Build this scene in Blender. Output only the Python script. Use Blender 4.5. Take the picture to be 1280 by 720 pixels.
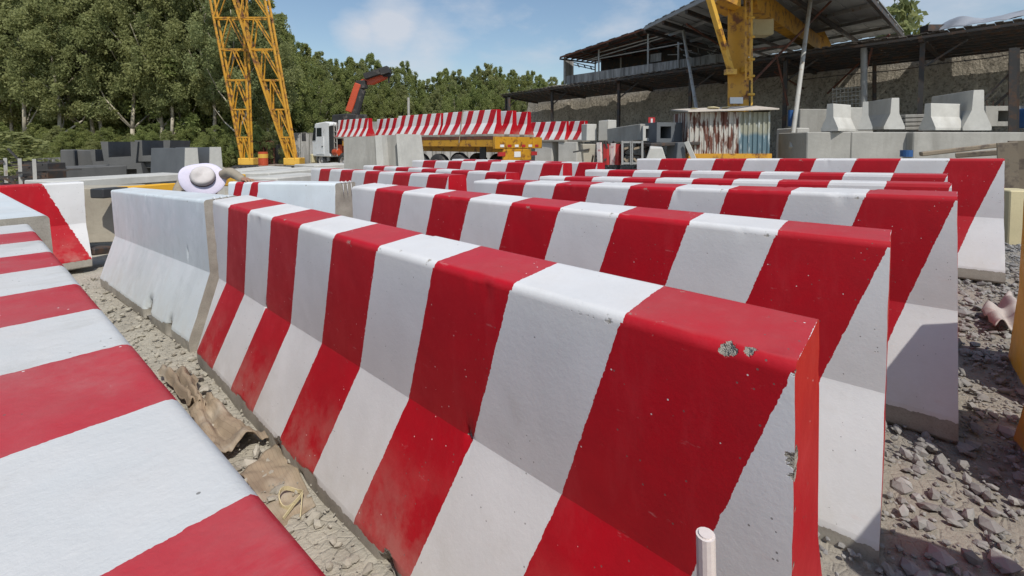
import bpy, bmesh, math, random
from math import sin, cos, pi, radians, sqrt
from mathutils import Vector, Matrix, Euler, noise
random.seed(7)
for o in list(bpy.data.objects): bpy.data.objects.remove(o)
scene = bpy.context.scene
col = scene.collection

# ------------------------------------------------------------------ camera
CX, CY, CZ = 0.1407, -0.8889, 1.2847
YAW, PIT, FPX, PX0, PY0 = -0.7272, 0.0467, 574.6, 651.2, 206.2
cam_d = bpy.data.cameras.new('camera')
cam = bpy.data.objects.new('camera', cam_d); col.objects.link(cam); scene.camera = cam
cam.location = (CX, CY, CZ)
cam.rotation_euler = (pi/2 - PIT, 0, -YAW)
cam_d.sensor_width = 36; cam_d.lens = 36*FPX/1280
cam_d.shift_x = -(PX0-640)/1280; cam_d.shift_y = -(360-PY0)/1280
cam_d.clip_start = 0.02; cam_d.clip_end = 3000

# ------------------------------------------------------------------ light
SUN = Vector((0.54, -0.25, 0.80)).normalized()
world = bpy.data.worlds.new('World'); scene.world = world; world.use_nodes = True
wn = world.node_tree.nodes; wl = world.node_tree.links
for n in list(wn): wn.remove(n)
out = wn.new('ShaderNodeOutputWorld'); bg = wn.new('ShaderNodeBackground')
sky = wn.new('ShaderNodeTexSky'); sky.sky_type = 'NISHITA'; sky.sun_disc = False
sky.sun_elevation = math.asin(SUN.z); sky.sun_rotation = math.atan2(SUN.x, SUN.y)
sky.air_density = 1.3; sky.dust_density = .9; sky.ozone_density = 2.6
geo = wn.new('ShaderNodeTexCoord')
def wmath(op, a, b=None, c=None, clamp=False):
    m = wn.new('ShaderNodeMath'); m.operation = op; m.use_clamp = clamp
    for i, v in enumerate((a, b, c)):
        if v is None: continue
        if isinstance(v, (int, float)): m.inputs[i].default_value = v
        else: wl.new(v, m.inputs[i])
    return m.outputs[0]
nz = wn.new('ShaderNodeTexNoise'); nz.inputs['Scale'].default_value = 5.0; nz.inputs['Detail'].default_value = 9; nz.inputs['Roughness'].default_value = .58
mp = wn.new('ShaderNodeMapping'); mp.inputs['Scale'].default_value = (1, 1, 2.2); mp.inputs['Location'].default_value = (.4, .1, .35)
wl.new(geo.outputs['Generated'], mp.inputs['Vector']); wl.new(mp.outputs[0], nz.inputs['Vector'])
def wdir(px, py):
    d, u, z = 1, (px-PX0)/FPX, -(py-181)/FPX
    return Vector((d*sin(YAW)+u*cos(YAW), d*cos(YAW)-u*sin(YAW), z)).normalized()
def blob(px, py, rad, sharp):
    vm = wn.new('ShaderNodeVectorMath'); vm.operation = 'DISTANCE'
    wl.new(geo.outputs['Generated'], vm.inputs[0]); vm.inputs[1].default_value = wdir(px, py)
    return wmath('MULTIPLY', wmath('SUBTRACT', 1.0, wmath('DIVIDE', vm.outputs['Value'], rad)), sharp)
b = None
for px, py, r, s_ in ((492, 38, .10, 1.5), (455, 44, .07, 1.2), (535, 66, .11, 1.2), (640, 92, .13, .5), (765, 18, .1, .35), (590, 5, .18, .3), (1150, 10, .35, .55)):
    v = blob(px, py, r, s_); b = v if b is None else wmath('MAXIMUM', b, v)
dens = wmath('ADD', wmath('MULTIPLY', wmath('SUBTRACT', nz.outputs[0], .56), 2.2), wmath('MULTIPLY', b, 1.1))
wisp = wmath('MULTIPLY', wmath('SUBTRACT', nz.outputs[0], .54), .9, clamp=True)
dens = wmath('ADD', wmath('MULTIPLY', dens, 1.0, clamp=True), wisp, clamp=True)
mixc = wn.new('ShaderNodeMixRGB'); wl.new(wmath('MULTIPLY', dens, .8), mixc.inputs[0])
wl.new(sky.outputs[0], mixc.inputs[1]); mixc.inputs[2].default_value = (5.6, 5.8, 6.3, 1)
wl.new(mixc.outputs[0], bg.inputs['Color']); bg.inputs['Strength'].default_value = 0.118
wl.new(bg.outputs[0], out.inputs['Surface'])
sd = bpy.data.lights.new('sun', 'SUN'); sd.energy = 3.9; sd.angle = radians(.53); sd.color = (1, .955, .88)
so = bpy.data.objects.new('sun', sd); col.objects.link(so)
so.rotation_euler = SUN.to_track_quat('Z', 'Y').to_euler(); so.location = (0, 0, 30)
scene.view_settings.view_transform = 'Standard'; scene.view_settings.look = 'None'
scene.view_settings.exposure = 0.0; scene.view_settings.gamma = 1.0
scene.render.engine = 'CYCLES'

# ------------------------------------------------------------------ helpers
def ray(px, py):
    v = (py-PY0)/FPX; h = cos(PIT)-v*sin(PIT); return (px-PX0)/FPX/h, (-sin(PIT)-v*cos(PIT))/h
def P(px, py, D):                       # a point of the yard seen at that bearing, D metres ahead
    a, b_ = ray(px, py); u = a*D
    return Vector((CX+D*sin(YAW)+u*cos(YAW), CY+D*cos(YAW)-u*sin(YAW), CZ+b_*D))
def GP(px, py, z=0.0):
    return P(px, py, (z-CZ)/ray(px, py)[1])
def gz(X, Y):
    c = lambda v, a, b_: max(a, min(b_, v))
    return .03*c(Y, 0, 5)+.02*c(X+3, 0, 4)-.015*c(-X-6, 0, 20)-.045*c(-X-3, 0, 3)
def tag(o, label=None, cat=None, group=None, kind=None):
    if label: o['label'] = label
    if cat: o['category'] = cat
    if group: o['group'] = group
    if kind: o['kind'] = kind
    return o
def thing(name, label, cat, loc=(0, 0, 0), rz=0, group=None):
    o = bpy.data.objects.new(name, None); col.objects.link(o)
    o.location = loc; o.rotation_euler = (0, 0, rz); o.empty_display_size = .2
    return tag(o, label, cat, group)
class MB:
    def __init__(s): s.v = []; s.f = []
    def add(s, vs, fs):
        n = len(s.v); s.v += [Vector(v) for v in vs]; s.f += [tuple(i+n for i in f) for f in fs]; return s
    def box(s, c, d, rz=0, M=None):
        x, y, z = d[0]/2, d[1]/2, d[2]/2
        vs = [Vector((a*x, b_*y, e*z)) for e in (-1, 1) for b_ in (-1, 1) for a in (-1, 1)]
        R = M or Matrix.Rotation(rz, 3, 'Z')
        return s.add([R @ v+Vector(c) for v in vs], [(0, 2, 3, 1), (4, 5, 7, 6), (0, 1, 5, 4), (2, 6, 7, 3), (0, 4, 6, 2), (1, 3, 7, 5)])
    def bar(s, a, b_, w, h=None, up=(0, 0, 1)):
        a = Vector(a); b_ = Vector(b_); h = h or w; d = (b_-a); L = d.length; d.normalize(); up = Vector(up)
        if abs(d.dot(up)) > .98: up = Vector((1, 0, 0))
        x = d.cross(up).normalized(); y = x.cross(d)
        M = Matrix((x, d, y)).transposed()
        return s.box((a+b_)/2, (w, L, h), M=M)
    def tube(s, a, b_, r, n=8, r2=None, cap=True):
        a = Vector(a); b_ = Vector(b_); r2 = r if r2 is None else r2; d = (b_-a).normalized()
        up = Vector((0, 0, 1)) if abs(d.z) < .95 else Vector((1, 0, 0))
        x = d.cross(up).normalized(); y = x.cross(d)
        vs = [a+(x*cos(2*pi*i/n)+y*sin(2*pi*i/n))*r for i in range(n)]+[b_+(x*cos(2*pi*i/n)+y*sin(2*pi*i/n))*r2 for i in range(n)]
        fs = [(i, (i+1) % n, n+(i+1) % n, n+i) for i in range(n)]
        if cap: fs += [tuple(range(n))[::-1], tuple(range(n, 2*n))]
        return s.add(vs, fs)
    def chain(s, pts, r, n=6):
        for i in range(len(pts)-1):
            ra = r[i] if isinstance(r, (list, tuple)) else r; rb = r[i+1] if isinstance(r, (list, tuple)) else r
            s.tube(pts[i], pts[i+1], ra, n, rb)
        return s
    def prism(s, pts, d):                # polygon of 3-D points pushed along d
        n = len(pts); pts = [Vector(p) for p in pts]; d = Vector(d)
        return s.add(pts+[p+d for p in pts], [tuple(range(n)), tuple(range(2*n-1, n-1, -1))]+[(i, n+i, n+(i+1) % n, (i+1) % n) for i in range(n)])
    def build(s, name, mat, parent=None, world_=False, bevel=0, smooth=False, jit=0):
        off = Vector(parent.location) if (parent is not None and world_) else Vector((0, 0, 0))
        me = bpy.data.meshes.new(name)
        vs = s.v
        if jit: vs = [v+Vector((noise.noise(v*3.1+Vector((k*7, 0, 0))) for k in range(3)))*jit for v in vs]
        me.from_pydata([tuple(v-off) for v in vs], [], s.f)
        bm = bmesh.new(); bm.from_mesh(me); bmesh.ops.recalc_face_normals(bm, faces=bm.faces)
        if bevel: bmesh.ops.bevel(bm, geom=list(bm.edges), offset=bevel, segments=1, affect='EDGES', clamp_overlap=True)
        bm.to_mesh(me); bm.free()
        me.materials.append(mat)
        if smooth: me.polygons.foreach_set('use_smooth', [True]*len(me.polygons))
        o = bpy.data.objects.new(name, me); col.objects.link(o)
        if parent is not None: o.parent = parent
        return o
def copy_tree(o, parent=None):
    c = o.copy(); col.objects.link(c); c.parent = parent
    for ch in o.children: copy_tree(ch, c)
    return c

# ------------------------------------------------------------------ materials
class NT:
    def __init__(s, name):
        s.m = bpy.data.materials.new(name); s.m.use_nodes = True; s.t = s.m.node_tree
        s.n = s.t.nodes; s.l = s.t.links; s.b = s.n['Principled BSDF']; s.tc = s.n.new('ShaderNodeTexCoord')
    def set(s, sock, v):
        if isinstance(v, bpy.types.NodeSocket): s.l.new(v, sock)
        else: sock.default_value = v
    def noise(s, scale, detail=4, rough=.55, vec=None, stretch=None, obj=True, dist=0):
        n = s.n.new('ShaderNodeTexNoise'); n.inputs['Scale'].default_value = scale; n.inputs['Detail'].default_value = detail
        n.inputs['Roughness'].default_value = rough; n.inputs['Distortion'].default_value = dist
        v = vec or s.tc.outputs['Object']
        if stretch:
            m = s.n.new('ShaderNodeMapping'); m.inputs['Scale'].default_value = stretch; s.l.new(v, m.inputs['Vector']); v = m.outputs[0]
        s.l.new(v, n.inputs['Vector']); return n.outputs[0]
    def vor(s, scale, feat='F1', stretch=None):
        n = s.n.new('ShaderNodeTexVoronoi'); n.feature = feat; n.inputs['Scale'].default_value = scale
        v = s.tc.outputs['Object']
        if stretch:
            m = s.n.new('ShaderNodeMapping'); m.inputs['Scale'].default_value = stretch; s.l.new(v, m.inputs['Vector']); v = m.outputs[0]
        s.l.new(v, n.inputs['Vector']); return n.outputs['Distance']
    def math(s, op, a, b_=0, clamp=False):
        m = s.n.new('ShaderNodeMath'); m.operation = op; m.use_clamp = clamp; s.set(m.inputs[0], a); s.set(m.inputs[1], b_); return m.outputs[0]
    def ramp(s, v, lo, hi, a=0., b_=1.):
        m = s.n.new('ShaderNodeMapRange'); s.set(m.inputs[0], v)
        for i, q in enumerate((lo, hi, a, b_)): m.inputs[i+1].default_value = q
        return m.outputs[0]
    def mix(s, f, a, b_, mode='MIX'):
        m = s.n.new('ShaderNodeMixRGB'); m.blend_type = mode; s.set(m.inputs[0], f)
        for i, q in ((1, a), (2, b_)): s.set(m.inputs[i], (*q, 1) if isinstance(q, tuple) and len(q) == 3 else q)
        return m.outputs[0]
    def bump(s, h, st, dist=.01):
        b_ = s.n.new('ShaderNodeBump'); b_.inputs['Strength'].default_value = st; b_.inputs['Distance'].default_value = dist
        s.l.new(h, b_.inputs['Height'])
        if s.b.inputs['Normal'].links: s.l.new(s.b.inputs['Normal'].links[0].from_socket, b_.inputs['Normal'])
        s.l.new(b_.outputs[0], s.b.inputs['Normal'])
    def done(s, color=None, rough=None, metal=None):
        if color is not None: s.set(s.b.inputs['Base Color'], (*color, 1) if isinstance(color, tuple) and len(color) == 3 else color)
        if rough is not None: s.set(s.b.inputs['Roughness'], rough)
        if metal is not None: s.b.inputs['Metallic'].default_value = metal
        return s.m
    def rnd(s):
        n = s.n.new('ShaderNodeObjectInfo'); return n.outputs['Random']

def concrete(name, base, dark, scale=1.0, stain=.6, bumps=.5):
    t = NT(name)
    n1 = t.noise(1.6*scale, 6, .6); n2 = t.noise(14*scale, 5, .6); n3 = t.noise(2.2*scale, 5, .6, stretch=(1, 1, .25))
    c = t.mix(t.ramp(n1, .35, .68), base, tuple(x*.78 for x in base))
    c = t.mix(t.math('MULTIPLY', t.ramp(n3, .5, .72), stain), c, dark)
    c = t.mix(t.math('MULTIPLY', t.ramp(n2, .35, .7), .3), c, tuple(x*.7 for x in base))
    v = t.vor(34*scale); pit = t.ramp(v, .03, .13)
    c = t.mix(t.math('MULTIPLY', t.math('SUBTRACT', 1., pit), t.ramp(n2, .5, .6)), c, tuple(x*.4 for x in base))
    t.bump(n2, bumps, .008); t.bump(pit, .35, .004)
    return t.done(c, .9)
def painted(name, base, rust=None, rscale=3., amt=.5, rough=.5, metal=0):
    t = NT(name)
    n1 = t.noise(rscale, 7, .65); n2 = t.noise(rscale*.4, 3, .5); n3 = t.noise(rscale*9, 4, .6)
    c = t.mix(t.ramp(n2, .3, .7), base, tuple(x*.8 for x in base))
    c = t.mix(t.math('MULTIPLY', t.ramp(n3, .45, .8), .25), c, tuple(x*.55+.03 for x in base))
    if rust: c = t.mix(t.ramp(n1, .62-amt*.25, .72-amt*.2), c, rust)
    t.bump(n3, .15, .004)
    return t.done(c, rough, metal)

def barrier_paint(name, c1, c2, dust_sheen=.0, chips=()):
    """two colours in slanted bands; u = band coordinate, v = height on the block"""
    t = NT(name)
    uv = t.n.new('ShaderNodeUVMap'); uv.uv_map = 'UVMap'
    sp = t.n.new('ShaderNodeSeparateXYZ'); t.l.new(uv.outputs[0], sp.inputs[0])
    u, v = sp.outputs[0], sp.outputs[1]
    raw = t.n.new('ShaderNodeAttribute'); raw.attribute_name = 'raw'
    nb = t.noise(22, 4, .65); nb2 = t.noise(90, 3, .6); big = t.noise(1.7, 4, .55); mid = t.noise(7, 6, .62); fine = t.noise(160, 3, .6)
    wob = t.math('ADD', t.math('MULTIPLY', t.math('SUBTRACT', nb, .5), .03), t.math('MULTIPLY', t.math('SUBTRACT', nb2, .5), .022))
    uu = t.math('ADD', u, wob)
    fr = t.math('FRACT', t.math('MULTIPLY', uu, .5))                     # 0..0.5 colour 1, 0.5..1 colour 2
    m = t.math('GREATER_THAN', fr, .5)
    red = t.mix(t.ramp(mid, .3, .75), c1, tuple(x*.8 for x in c1))
    streak = t.noise(9, 6, .7, stretch=(1.4, 1.4, .35))
    red = t.mix(t.math('MULTIPLY', t.ramp(streak, .52, .8), .3), red, (c1[0]*1.05+.03, c1[1]+.05, c1[2]+.05))
    wht = t.mix(t.ramp(big, .3, .7), c2, tuple(x*.9 for x in c2))
    smear = t.noise(3.2, 7, .7, stretch=(1, 1, .5))
    wht = t.mix(t.math('MULTIPLY', t.ramp(smear, .52, .78), .38), wht, (.5, .485, .45))
    wht = t.mix(t.math('MULTIPLY', t.ramp(mid, .6, .8), .25), wht, (.42, .39, .34))
    lumo = t.math('ADD', .82, t.math('MULTIPLY', t.noise(2.6, 5, .65), .36)); cmb = t.n.new('ShaderNodeCombineColor')
    for i_ in range(3): t.l.new(lumo, cmb.inputs[i_])
    c = t.mix(m, red, wht); c = t.mix(1., c, cmb.outputs[0], 'MULTIPLY')
    scr = t.noise(26, 5, .7, stretch=(.35, 1, 1)); c = t.mix(t.math('MULTIPLY', t.ramp(scr, .66, .73), .22), c, (.62, .50, .48))
    low = t.math('MULTIPLY', t.ramp(v, .12, .38, .28, 0), t.ramp(t.noise(5, 6, .7), .42, .62)); c = t.mix(t.math('MULTIPLY', low, t.math('GREATER_THAN', v, -.5)), c, (.45, .41, .34))
    # level faces paled: dusty film plus sky sheen put into the colour
    ge = t.n.new('ShaderNodeNewGeometry'); sg = t.n.new('ShaderNodeSeparateXYZ'); t.l.new(ge.outputs['Normal'], sg.inputs[0])
    up = t.ramp(sg.outputs[2], .8, .98)
    dm = t.math('MULTIPLY', t.math('MULTIPLY', t.math('MULTIPLY', up, t.math('ADD', .5, m)), t.ramp(mid, .25, .75, .2, 1.)), .17+dust_sheen)
    c = t.mix(dm, c, (.60, .55, .52))
    # pin holes and flecks
    pv = t.vor(42); hole = t.math('MULTIPLY', t.math('LESS_THAN', pv, .085), t.math('GREATER_THAN', t.noise(6, 3), .53))
    fleck = t.math('MULTIPLY', t.math('LESS_THAN', t.vor(33), .06), t.math('GREATER_THAN', t.noise(4.3, 3), .5))
    c = t.mix(t.math('MULTIPLY', fleck, t.math('SUBTRACT', 1., m)), c, (.7, .62, .6))
    c = t.mix(t.math('MULTIPLY', hole, .75), c, (.12, .11, .10))
    # worn-through spots and the bare foot
    wear = t.ramp(t.math('ADD', raw.outputs['Fac'], t.math('MULTIPLY', t.math('SUBTRACT', nb, .5), .9)), .42, .5)
    foot = t.math('LESS_THAN', t.math('ADD', v, t.math('MULTIPLY', t.math('SUBTRACT', nb, .5), .03)), .085)
    bare = t.math('MAXIMUM', wear, foot)
    if dust_sheen > .1:                       # trodden top: grey scuffs and a coarser coat
        sc_ = t.noise(4.5, 8, .75, stretch=(1, .6, 1), dist=.6); c = t.mix(t.math('MULTIPLY', t.math('MULTIPLY', t.ramp(sc_, .5, .68), t.math('ADD', .35, m)), .38), c, (.40, .385, .35))
        t.bump(t.noise(30, 6, .7), .35, .004)
    cn_ = t.math('ADD', t.math('MULTIPLY', t.math('SUBTRACT', t.noise(28, 4, .7), .5), .034), t.math('MULTIPLY', t.math('SUBTRACT', t.noise(110, 3, .7), .5), .010))
    chipd = None
    for (x_, y_, z_, r_) in chips:
        vm = t.n.new('ShaderNodeVectorMath'); vm.operation = 'DISTANCE'; t.l.new(t.tc.outputs['Object'], vm.inputs[0]); vm.inputs[1].default_value = (x_, y_, z_)
        q = t.math('SUBTRACT', vm.outputs['Value'], r_); chipd = q if chipd is None else t.math('MINIMUM', chipd, q)
    if chipd is not None:
        chipd = t.math('ADD', chipd, cn_); bare = t.math('MAXIMUM', bare, t.math('LESS_THAN', chipd, 0.))
    conc = t.mix(t.ramp(mid, .3, .7), (.40, .375, .32), (.22, .20, .17))
    conc = t.mix(t.math('MULTIPLY', t.ramp(fine, .5, .7), .4), conc, (.14, .13, .11))
    c = t.mix(bare, c, conc)
    t.bump(mid, .10, .010); t.bump(nb2, .16, .0028); t.bump(fine, .15, .0012)
    t.bump(t.math('SUBTRACT', 1., t.math('MAXIMUM', hole, t.math('MULTIPLY', fleck, .5))), .6, .003)
    if chipd is not None: t.bump(t.math('ADD', t.ramp(chipd, -.010, .0012), t.math('MULTIPLY', t.math('MULTIPLY', nb2, .7), t.math('LESS_THAN', chipd, 0.))), 1., .012)
    t.bump(t.math('SUBTRACT', 1., bare), .6, .0015)
    rg = t.mix(bare, t.mix(t.ramp(mid, .3, .7), (.42, .42, .42), (.62, .62, .62)), (.92, .92, .92))
    t.b.inputs['Specular IOR Level'].default_value = .35
    return t.done(c, rg)

RED = (.45, .004, .013); WHT = (.68, .675, .67)
M = {}
M['stripe'] = barrier_paint('red_white_paint', RED, WHT)
M['stripe_a'] = barrier_paint('red_white_paint_chipped', RED, WHT, chips=[(-.100, -.002, .945, .018), (-.070, .004, .949, .012), (-.05, .0, .949, .002), (-.03, .1, .95, .0), (0, .0, .79, .018), (0, .0, .765, .012), (0, .0, .70, .004), (0, .0, .60, .006),
    (0, .0, .935, .006), (0, .0, .40, .004), (-.78, -.021, .482, .008), (-2.26, -.021, .482, .006), (-1.0, -.18, .08, .03), (-1.8, -.18, .08, .025)])
M['stripe_dusty'] = barrier_paint('red_white_paint_dusty', (.44, .007, .020), (.56, .575, .57), .12)
M['whitecoat'] = barrier_paint('white_base_coat', (.66, .71, .73), (.64, .69, .71))
M['half'] = barrier_paint('half_painted', RED, (.70, .75, .77))
M['yellowcoat'] = barrier_paint('yellow_paint', (.78, .45, .02), (.78, .45, .02))
M['conc'] = concrete('concrete_grey', (.36, .35, .32), (.17, .16, .14))
M['conc_light'] = concrete('concrete_light', (.55, .54, .50), (.30, .28, .24), stain=.35)
M['conc_warm'] = concrete('concrete_bare_warm', (.42, .38, .30), (.20, .17, .13), 1.4)
M['conc_dark'] = concrete('concrete_dark', (.115, .115, .112), (.035, .038, .042), stain=.4)  # plain dark grey with darker streaks
M['conc_blue'] = concrete('concrete_blue_grey', (.125, .135, .145), (.06, .065, .07), stain=.3)
M['yellow'] = painted('yellow_steel', (.58, .29, .02), (.16, .06, .02), 3.5, .45, .5)
M['yellow_pale'] = painted('yellow_steel_pale', (.72, .42, .06), (.3, .14, .04), 3, .2, .5)
M['rustred'] = painted('rust_steel', (.16, .055, .03), (.07, .035, .025), 3, .6, .8)
M['darksteel'] = painted('dark_steel', (.045, .042, .04), (.09, .05, .03), 4, .5, .7)
M['steelgrey'] = painted('grey_steel', (.30, .30, .29), (.16, .10, .07), 4, .25, .55)
M['galv'] = painted('galvanised_pole', (.42, .41, .38), (.25, .19, .13), 5, .3, .6)
M['white_metal'] = painted('white_metal', (.82, .83, .83), (.35, .3, .24), 2, .1, .4)
M['orange'] = painted('orange_crane', (.52, .075, .025), (.1, .05, .03), 3, .15, .45)
M['black'] = painted('black_rubber', (.03, .03, .03), (.10, .09, .08), 3, .3, .8)
M['rim'] = painted('wheel_rim', (.42, .41, .40), (.2, .16, .12), 4, .4, .6)
M['glass'] = NT('dark_glass').done((.02, .025, .03), .08)
M['wood'] = painted('weathered_wood', (.30, .24, .17), (.13, .10, .08), 5, .4, .85)
M['plastic_w'] = painted('pvc_white', (.74, .66, .62), (.5, .2, .2), 7, .25, .4)
M['scrap'] = painted('torn_sheet', (.46, .40, .36), (.3, .2, .18), 6, .3, .7)
M['plastic_b'] = painted('blue_plastic', (.02, .09, .26), None, 3, 0, .5)
M['redpaint'] = painted('red_sign_paint', (.45, .03, .03), None, 5, 0, .5)
M['skin'] = painted('skin', (.36, .19, .12), None, 6, 0, .6)
M['shirt'] = painted('khaki_shirt', (.34, .29, .22), (.24, .20, .15), 7, .3, .95)
M['jeans'] = painted('blue_trousers', (.05, .08, .14), None, 6, 0, .95)
M['hat'] = painted('lilac_brim', (.66, .62, .74), None, 6, 0, .95)
M['hatcrown'] = painted('grey_crown', (.58, .54, .52), None, 20, 0, .95)
M['hatband'] = painted('dark_band', (.10, .095, .09), None, 20, 0, .95)
M['strap'] = painted('pale_strap', (.58, .50, .30), None, 6, 0, .8)
M['bark'] = painted('pale_bark', (.46, .41, .32), (.14, .12, .09), 2, .4, .9)
M['paleroof'] = painted('pale_beige_sheet', (.56, .50, .43), (.35, .3, .25), 4, .3, .8)
M['tarp'] = painted('silver_tarp', (.34, .35, .37), (.2, .2, .2), 1.2, .3, .4)
# striped black and yellow band
t = NT('black_yellow_band'); sx = t.n.new('ShaderNodeSeparateXYZ'); t.l.new(t.tc.outputs['Object'], sx.inputs[0])
mm = t.math('GREATER_THAN', t.math('FRACT', t.math('ADD', t.math('MULTIPLY', t.math('ADD', sx.outputs[0], t.math('MULTIPLY', sx.outputs[2], .6)), .77), .75)), .5)
M['byband'] = t.done(t.mix(mm, (.03, .032, .035), (.75, .40, .03)), .6)
# corrugated rusty sheet, teal to the right
t = NT('rusty_teal_sheet'); sx = t.n.new('ShaderNodeSeparateXYZ'); t.l.new(t.tc.outputs['Object'], sx.inputs[0])
pat = t.noise(2.6, 6, .65, stretch=(2.2, 2.2, .35)); patf = t.noise(4.2, 6, .6, stretch=(2.6, 2.6, .45))
teal = t.mix(t.ramp(t.math('ADD', sx.outputs[2], t.math('MULTIPLY', pat, .25)), 1.50, 1.60), (.09, .15, .18), (.26, .26, .20))
teal = t.mix(t.ramp(patf, .56, .66), teal, (.42, .46, .46))
rus = t.mix(t.ramp(patf, .47, .53), (.11, .035, .02), (.42, .40, .36))
cc = t.mix(t.math('GREATER_THAN', t.math('ADD', sx.outputs[0], t.math('MULTIPLY', pat, .06)), 1.29), rus, teal)
M['sheet'] = t.done(cc, .6)
# roof underside, old sheets
def sheet_mat(name, a, b_, st):
    t = NT(name); n = t.noise(1.2, 7, .65, stretch=st); f = t.noise(8, 5, .6)
    c = t.mix(t.ramp(n, .4, .65), a, b_); c = t.mix(t.math('MULTIPLY', t.ramp(f, .5, .7), .4), c, tuple(x*.6 for x in a)); t.bump(f, .2, .01)
    return t.done(c, .75)
M['oldroof'] = sheet_mat('old_fibre_sheet', (.13, .112, .10), (.085, .07, .06), (1, 1, 1))
M['metalroof'] = sheet_mat('metal_sheet', (.34, .35, .35), (.26, .27, .27), (1, .2, 1))
M['palesheet'] = sheet_mat('weathered_parapet_sheet', (.40, .39, .37), (.13, .12, .11), (3, 3, .3))
# retaining wall
t = NT('retaining_wall'); n1 = t.noise(.6, 8, .65); n2 = t.noise(3, 8, .7, stretch=(1.5, 1.5, .4)); n3 = t.noise(14, 5, .6)
c = t.mix(t.ramp(n1, .35, .65), (.46, .41, .33), (.30, .27, .22)); c = t.mix(t.math('MULTIPLY', t.ramp(n2, .5, .68), .7), c, (.17, .15, .12))
c = t.mix(t.math('MULTIPLY', t.ramp(n3, .5, .7), .5), c, (.2, .18, .14)); t.bump(n2, 1., .12); t.bump(n3, .8, .04); c = t.mix(t.ramp(t.noise(9, 6, .75), .5, .62), c, (.14, .125, .10))
M['retwall'] = t.done(c, .95)
# ground
t = NT('dusty_ground'); n1 = t.noise(.5, 6, .6); n2 = t.noise(5, 8, .68); n3 = t.noise(38, 6, .65)
v1 = t.vor(7, 'DISTANCE_TO_EDGE'); v2 = t.vor(22, 'DISTANCE_TO_EDGE')
c = t.mix(t.ramp(n1, .35, .65), (.42, .385, .31), (.34, .315, .265)); c = t.mix(t.math('MULTIPLY', t.ramp(n2, .5, .7), .6), c, (.24, .22, .18))
c = t.mix(t.math('MULTIPLY', t.ramp(n3, .5, .75), .5), c, (.50, .47, .40))
cr = t.math('MULTIPLY', t.ramp(v2, .0, .06, 1, 0), t.ramp(n2, .52, .6)); c = t.mix(t.math('MULTIPLY', cr, .6), c, (.13, .12, .10))
t.bump(n2, .9, .035); t.bump(n3, .6, .01); t.bump(t.ramp(v2, 0, .1), .35, .012)
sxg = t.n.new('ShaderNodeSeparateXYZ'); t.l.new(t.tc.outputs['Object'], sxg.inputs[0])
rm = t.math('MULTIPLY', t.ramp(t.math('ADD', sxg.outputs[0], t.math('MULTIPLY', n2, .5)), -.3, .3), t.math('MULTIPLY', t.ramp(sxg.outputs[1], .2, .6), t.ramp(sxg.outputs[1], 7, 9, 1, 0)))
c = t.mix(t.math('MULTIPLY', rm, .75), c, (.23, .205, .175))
M['ground'] = t.done(c, .97)
def rockmat(name, a, b_):
    t = NT(name); n = t.noise(6, 6, .6); f = t.noise(40, 5, .6); i = t.n.new('ShaderNodeAttribute'); i.attribute_name = 'tint'
    c = t.mix(i.outputs['Fac'], a, b_); c = t.mix(t.ramp(n, .4, .7), c, tuple(x*.6 for x in a)); t.bump(f, .5, .006); t.bump(n, .5, .02)
    return t.done(c, .93)
M['rock'] = rockmat('broken_rock', (.33, .32, .305), (.20, .19, .18))
M['crumb'] = rockmat('concrete_crumbs', (.45, .42, .35), (.30, .27, .22))
# cloth with seams
t = NT('geotextile'); sx = t.n.new('ShaderNodeSeparateXYZ'); uv = t.n.new('ShaderNodeUVMap'); uv.uv_map = 'UVMap'; t.l.new(uv.outputs[0], sx.inputs[0])
seam = t.math('LESS_THAN', t.math('FRACT', t.math('ADD', t.math('MULTIPLY', sx.outputs[0], 13), t.math('MULTIPLY', t.noise(5, 2), .25))), .07)
n1 = t.noise(7, 6, .6); n2 = t.noise(160, 3, .6)
c = t.mix(t.ramp(n1, .35, .7), (.33, .26, .18), (.22, .17, .12)); c = t.mix(t.math('MULTIPLY', seam, .5), c, (.12, .09, .06))
c = t.mix(t.ramp(t.noise(3, 5), .55, .7), c, (.42, .37, .29)); t.bump(n2, .5, .002); t.bump(n1, .4, .01)
M['cloth'] = t.done(c, .97)
def leafmat(name, a, b_):
    t = NT(name); r = t.rnd(); n = t.noise(.55, 4, .6); i = t.n.new('ShaderNodeAttribute'); i.attribute_name = 'tint'
    c = t.mix(i.outputs['Fac'], a, b_); c = t.mix(t.math('MULTIPLY', r, .45), c, (.30, .29, .10))
    c = t.mix(t.math('MULTIPLY', t.ramp(n, .4, .7), .35), c, (.17, .20, .09))
    tr = t.n.new('ShaderNodeBsdfTranslucent'); t.l.new(c, tr.inputs[0]); mx = t.n.new('ShaderNodeMixShader'); mx.inputs[0].default_value = .5
    t.done(c, .7); t.b.inputs['Specular IOR Level'].default_value = .25
    o = t.n['Material Output']; t.l.new(t.b.outputs[0], mx.inputs[1]); t.l.new(tr.outputs[0], mx.inputs[2]); t.l.new(mx.outputs[0], o.inputs['Surface'])
    return t.m
M['leaf'] = leafmat('leaf_green', (.36, .40, .14), (.18, .235, .075))
M['leaf_pale'] = leafmat('leaf_pale', (.40, .42, .19), (.22, .26, .11))

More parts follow.
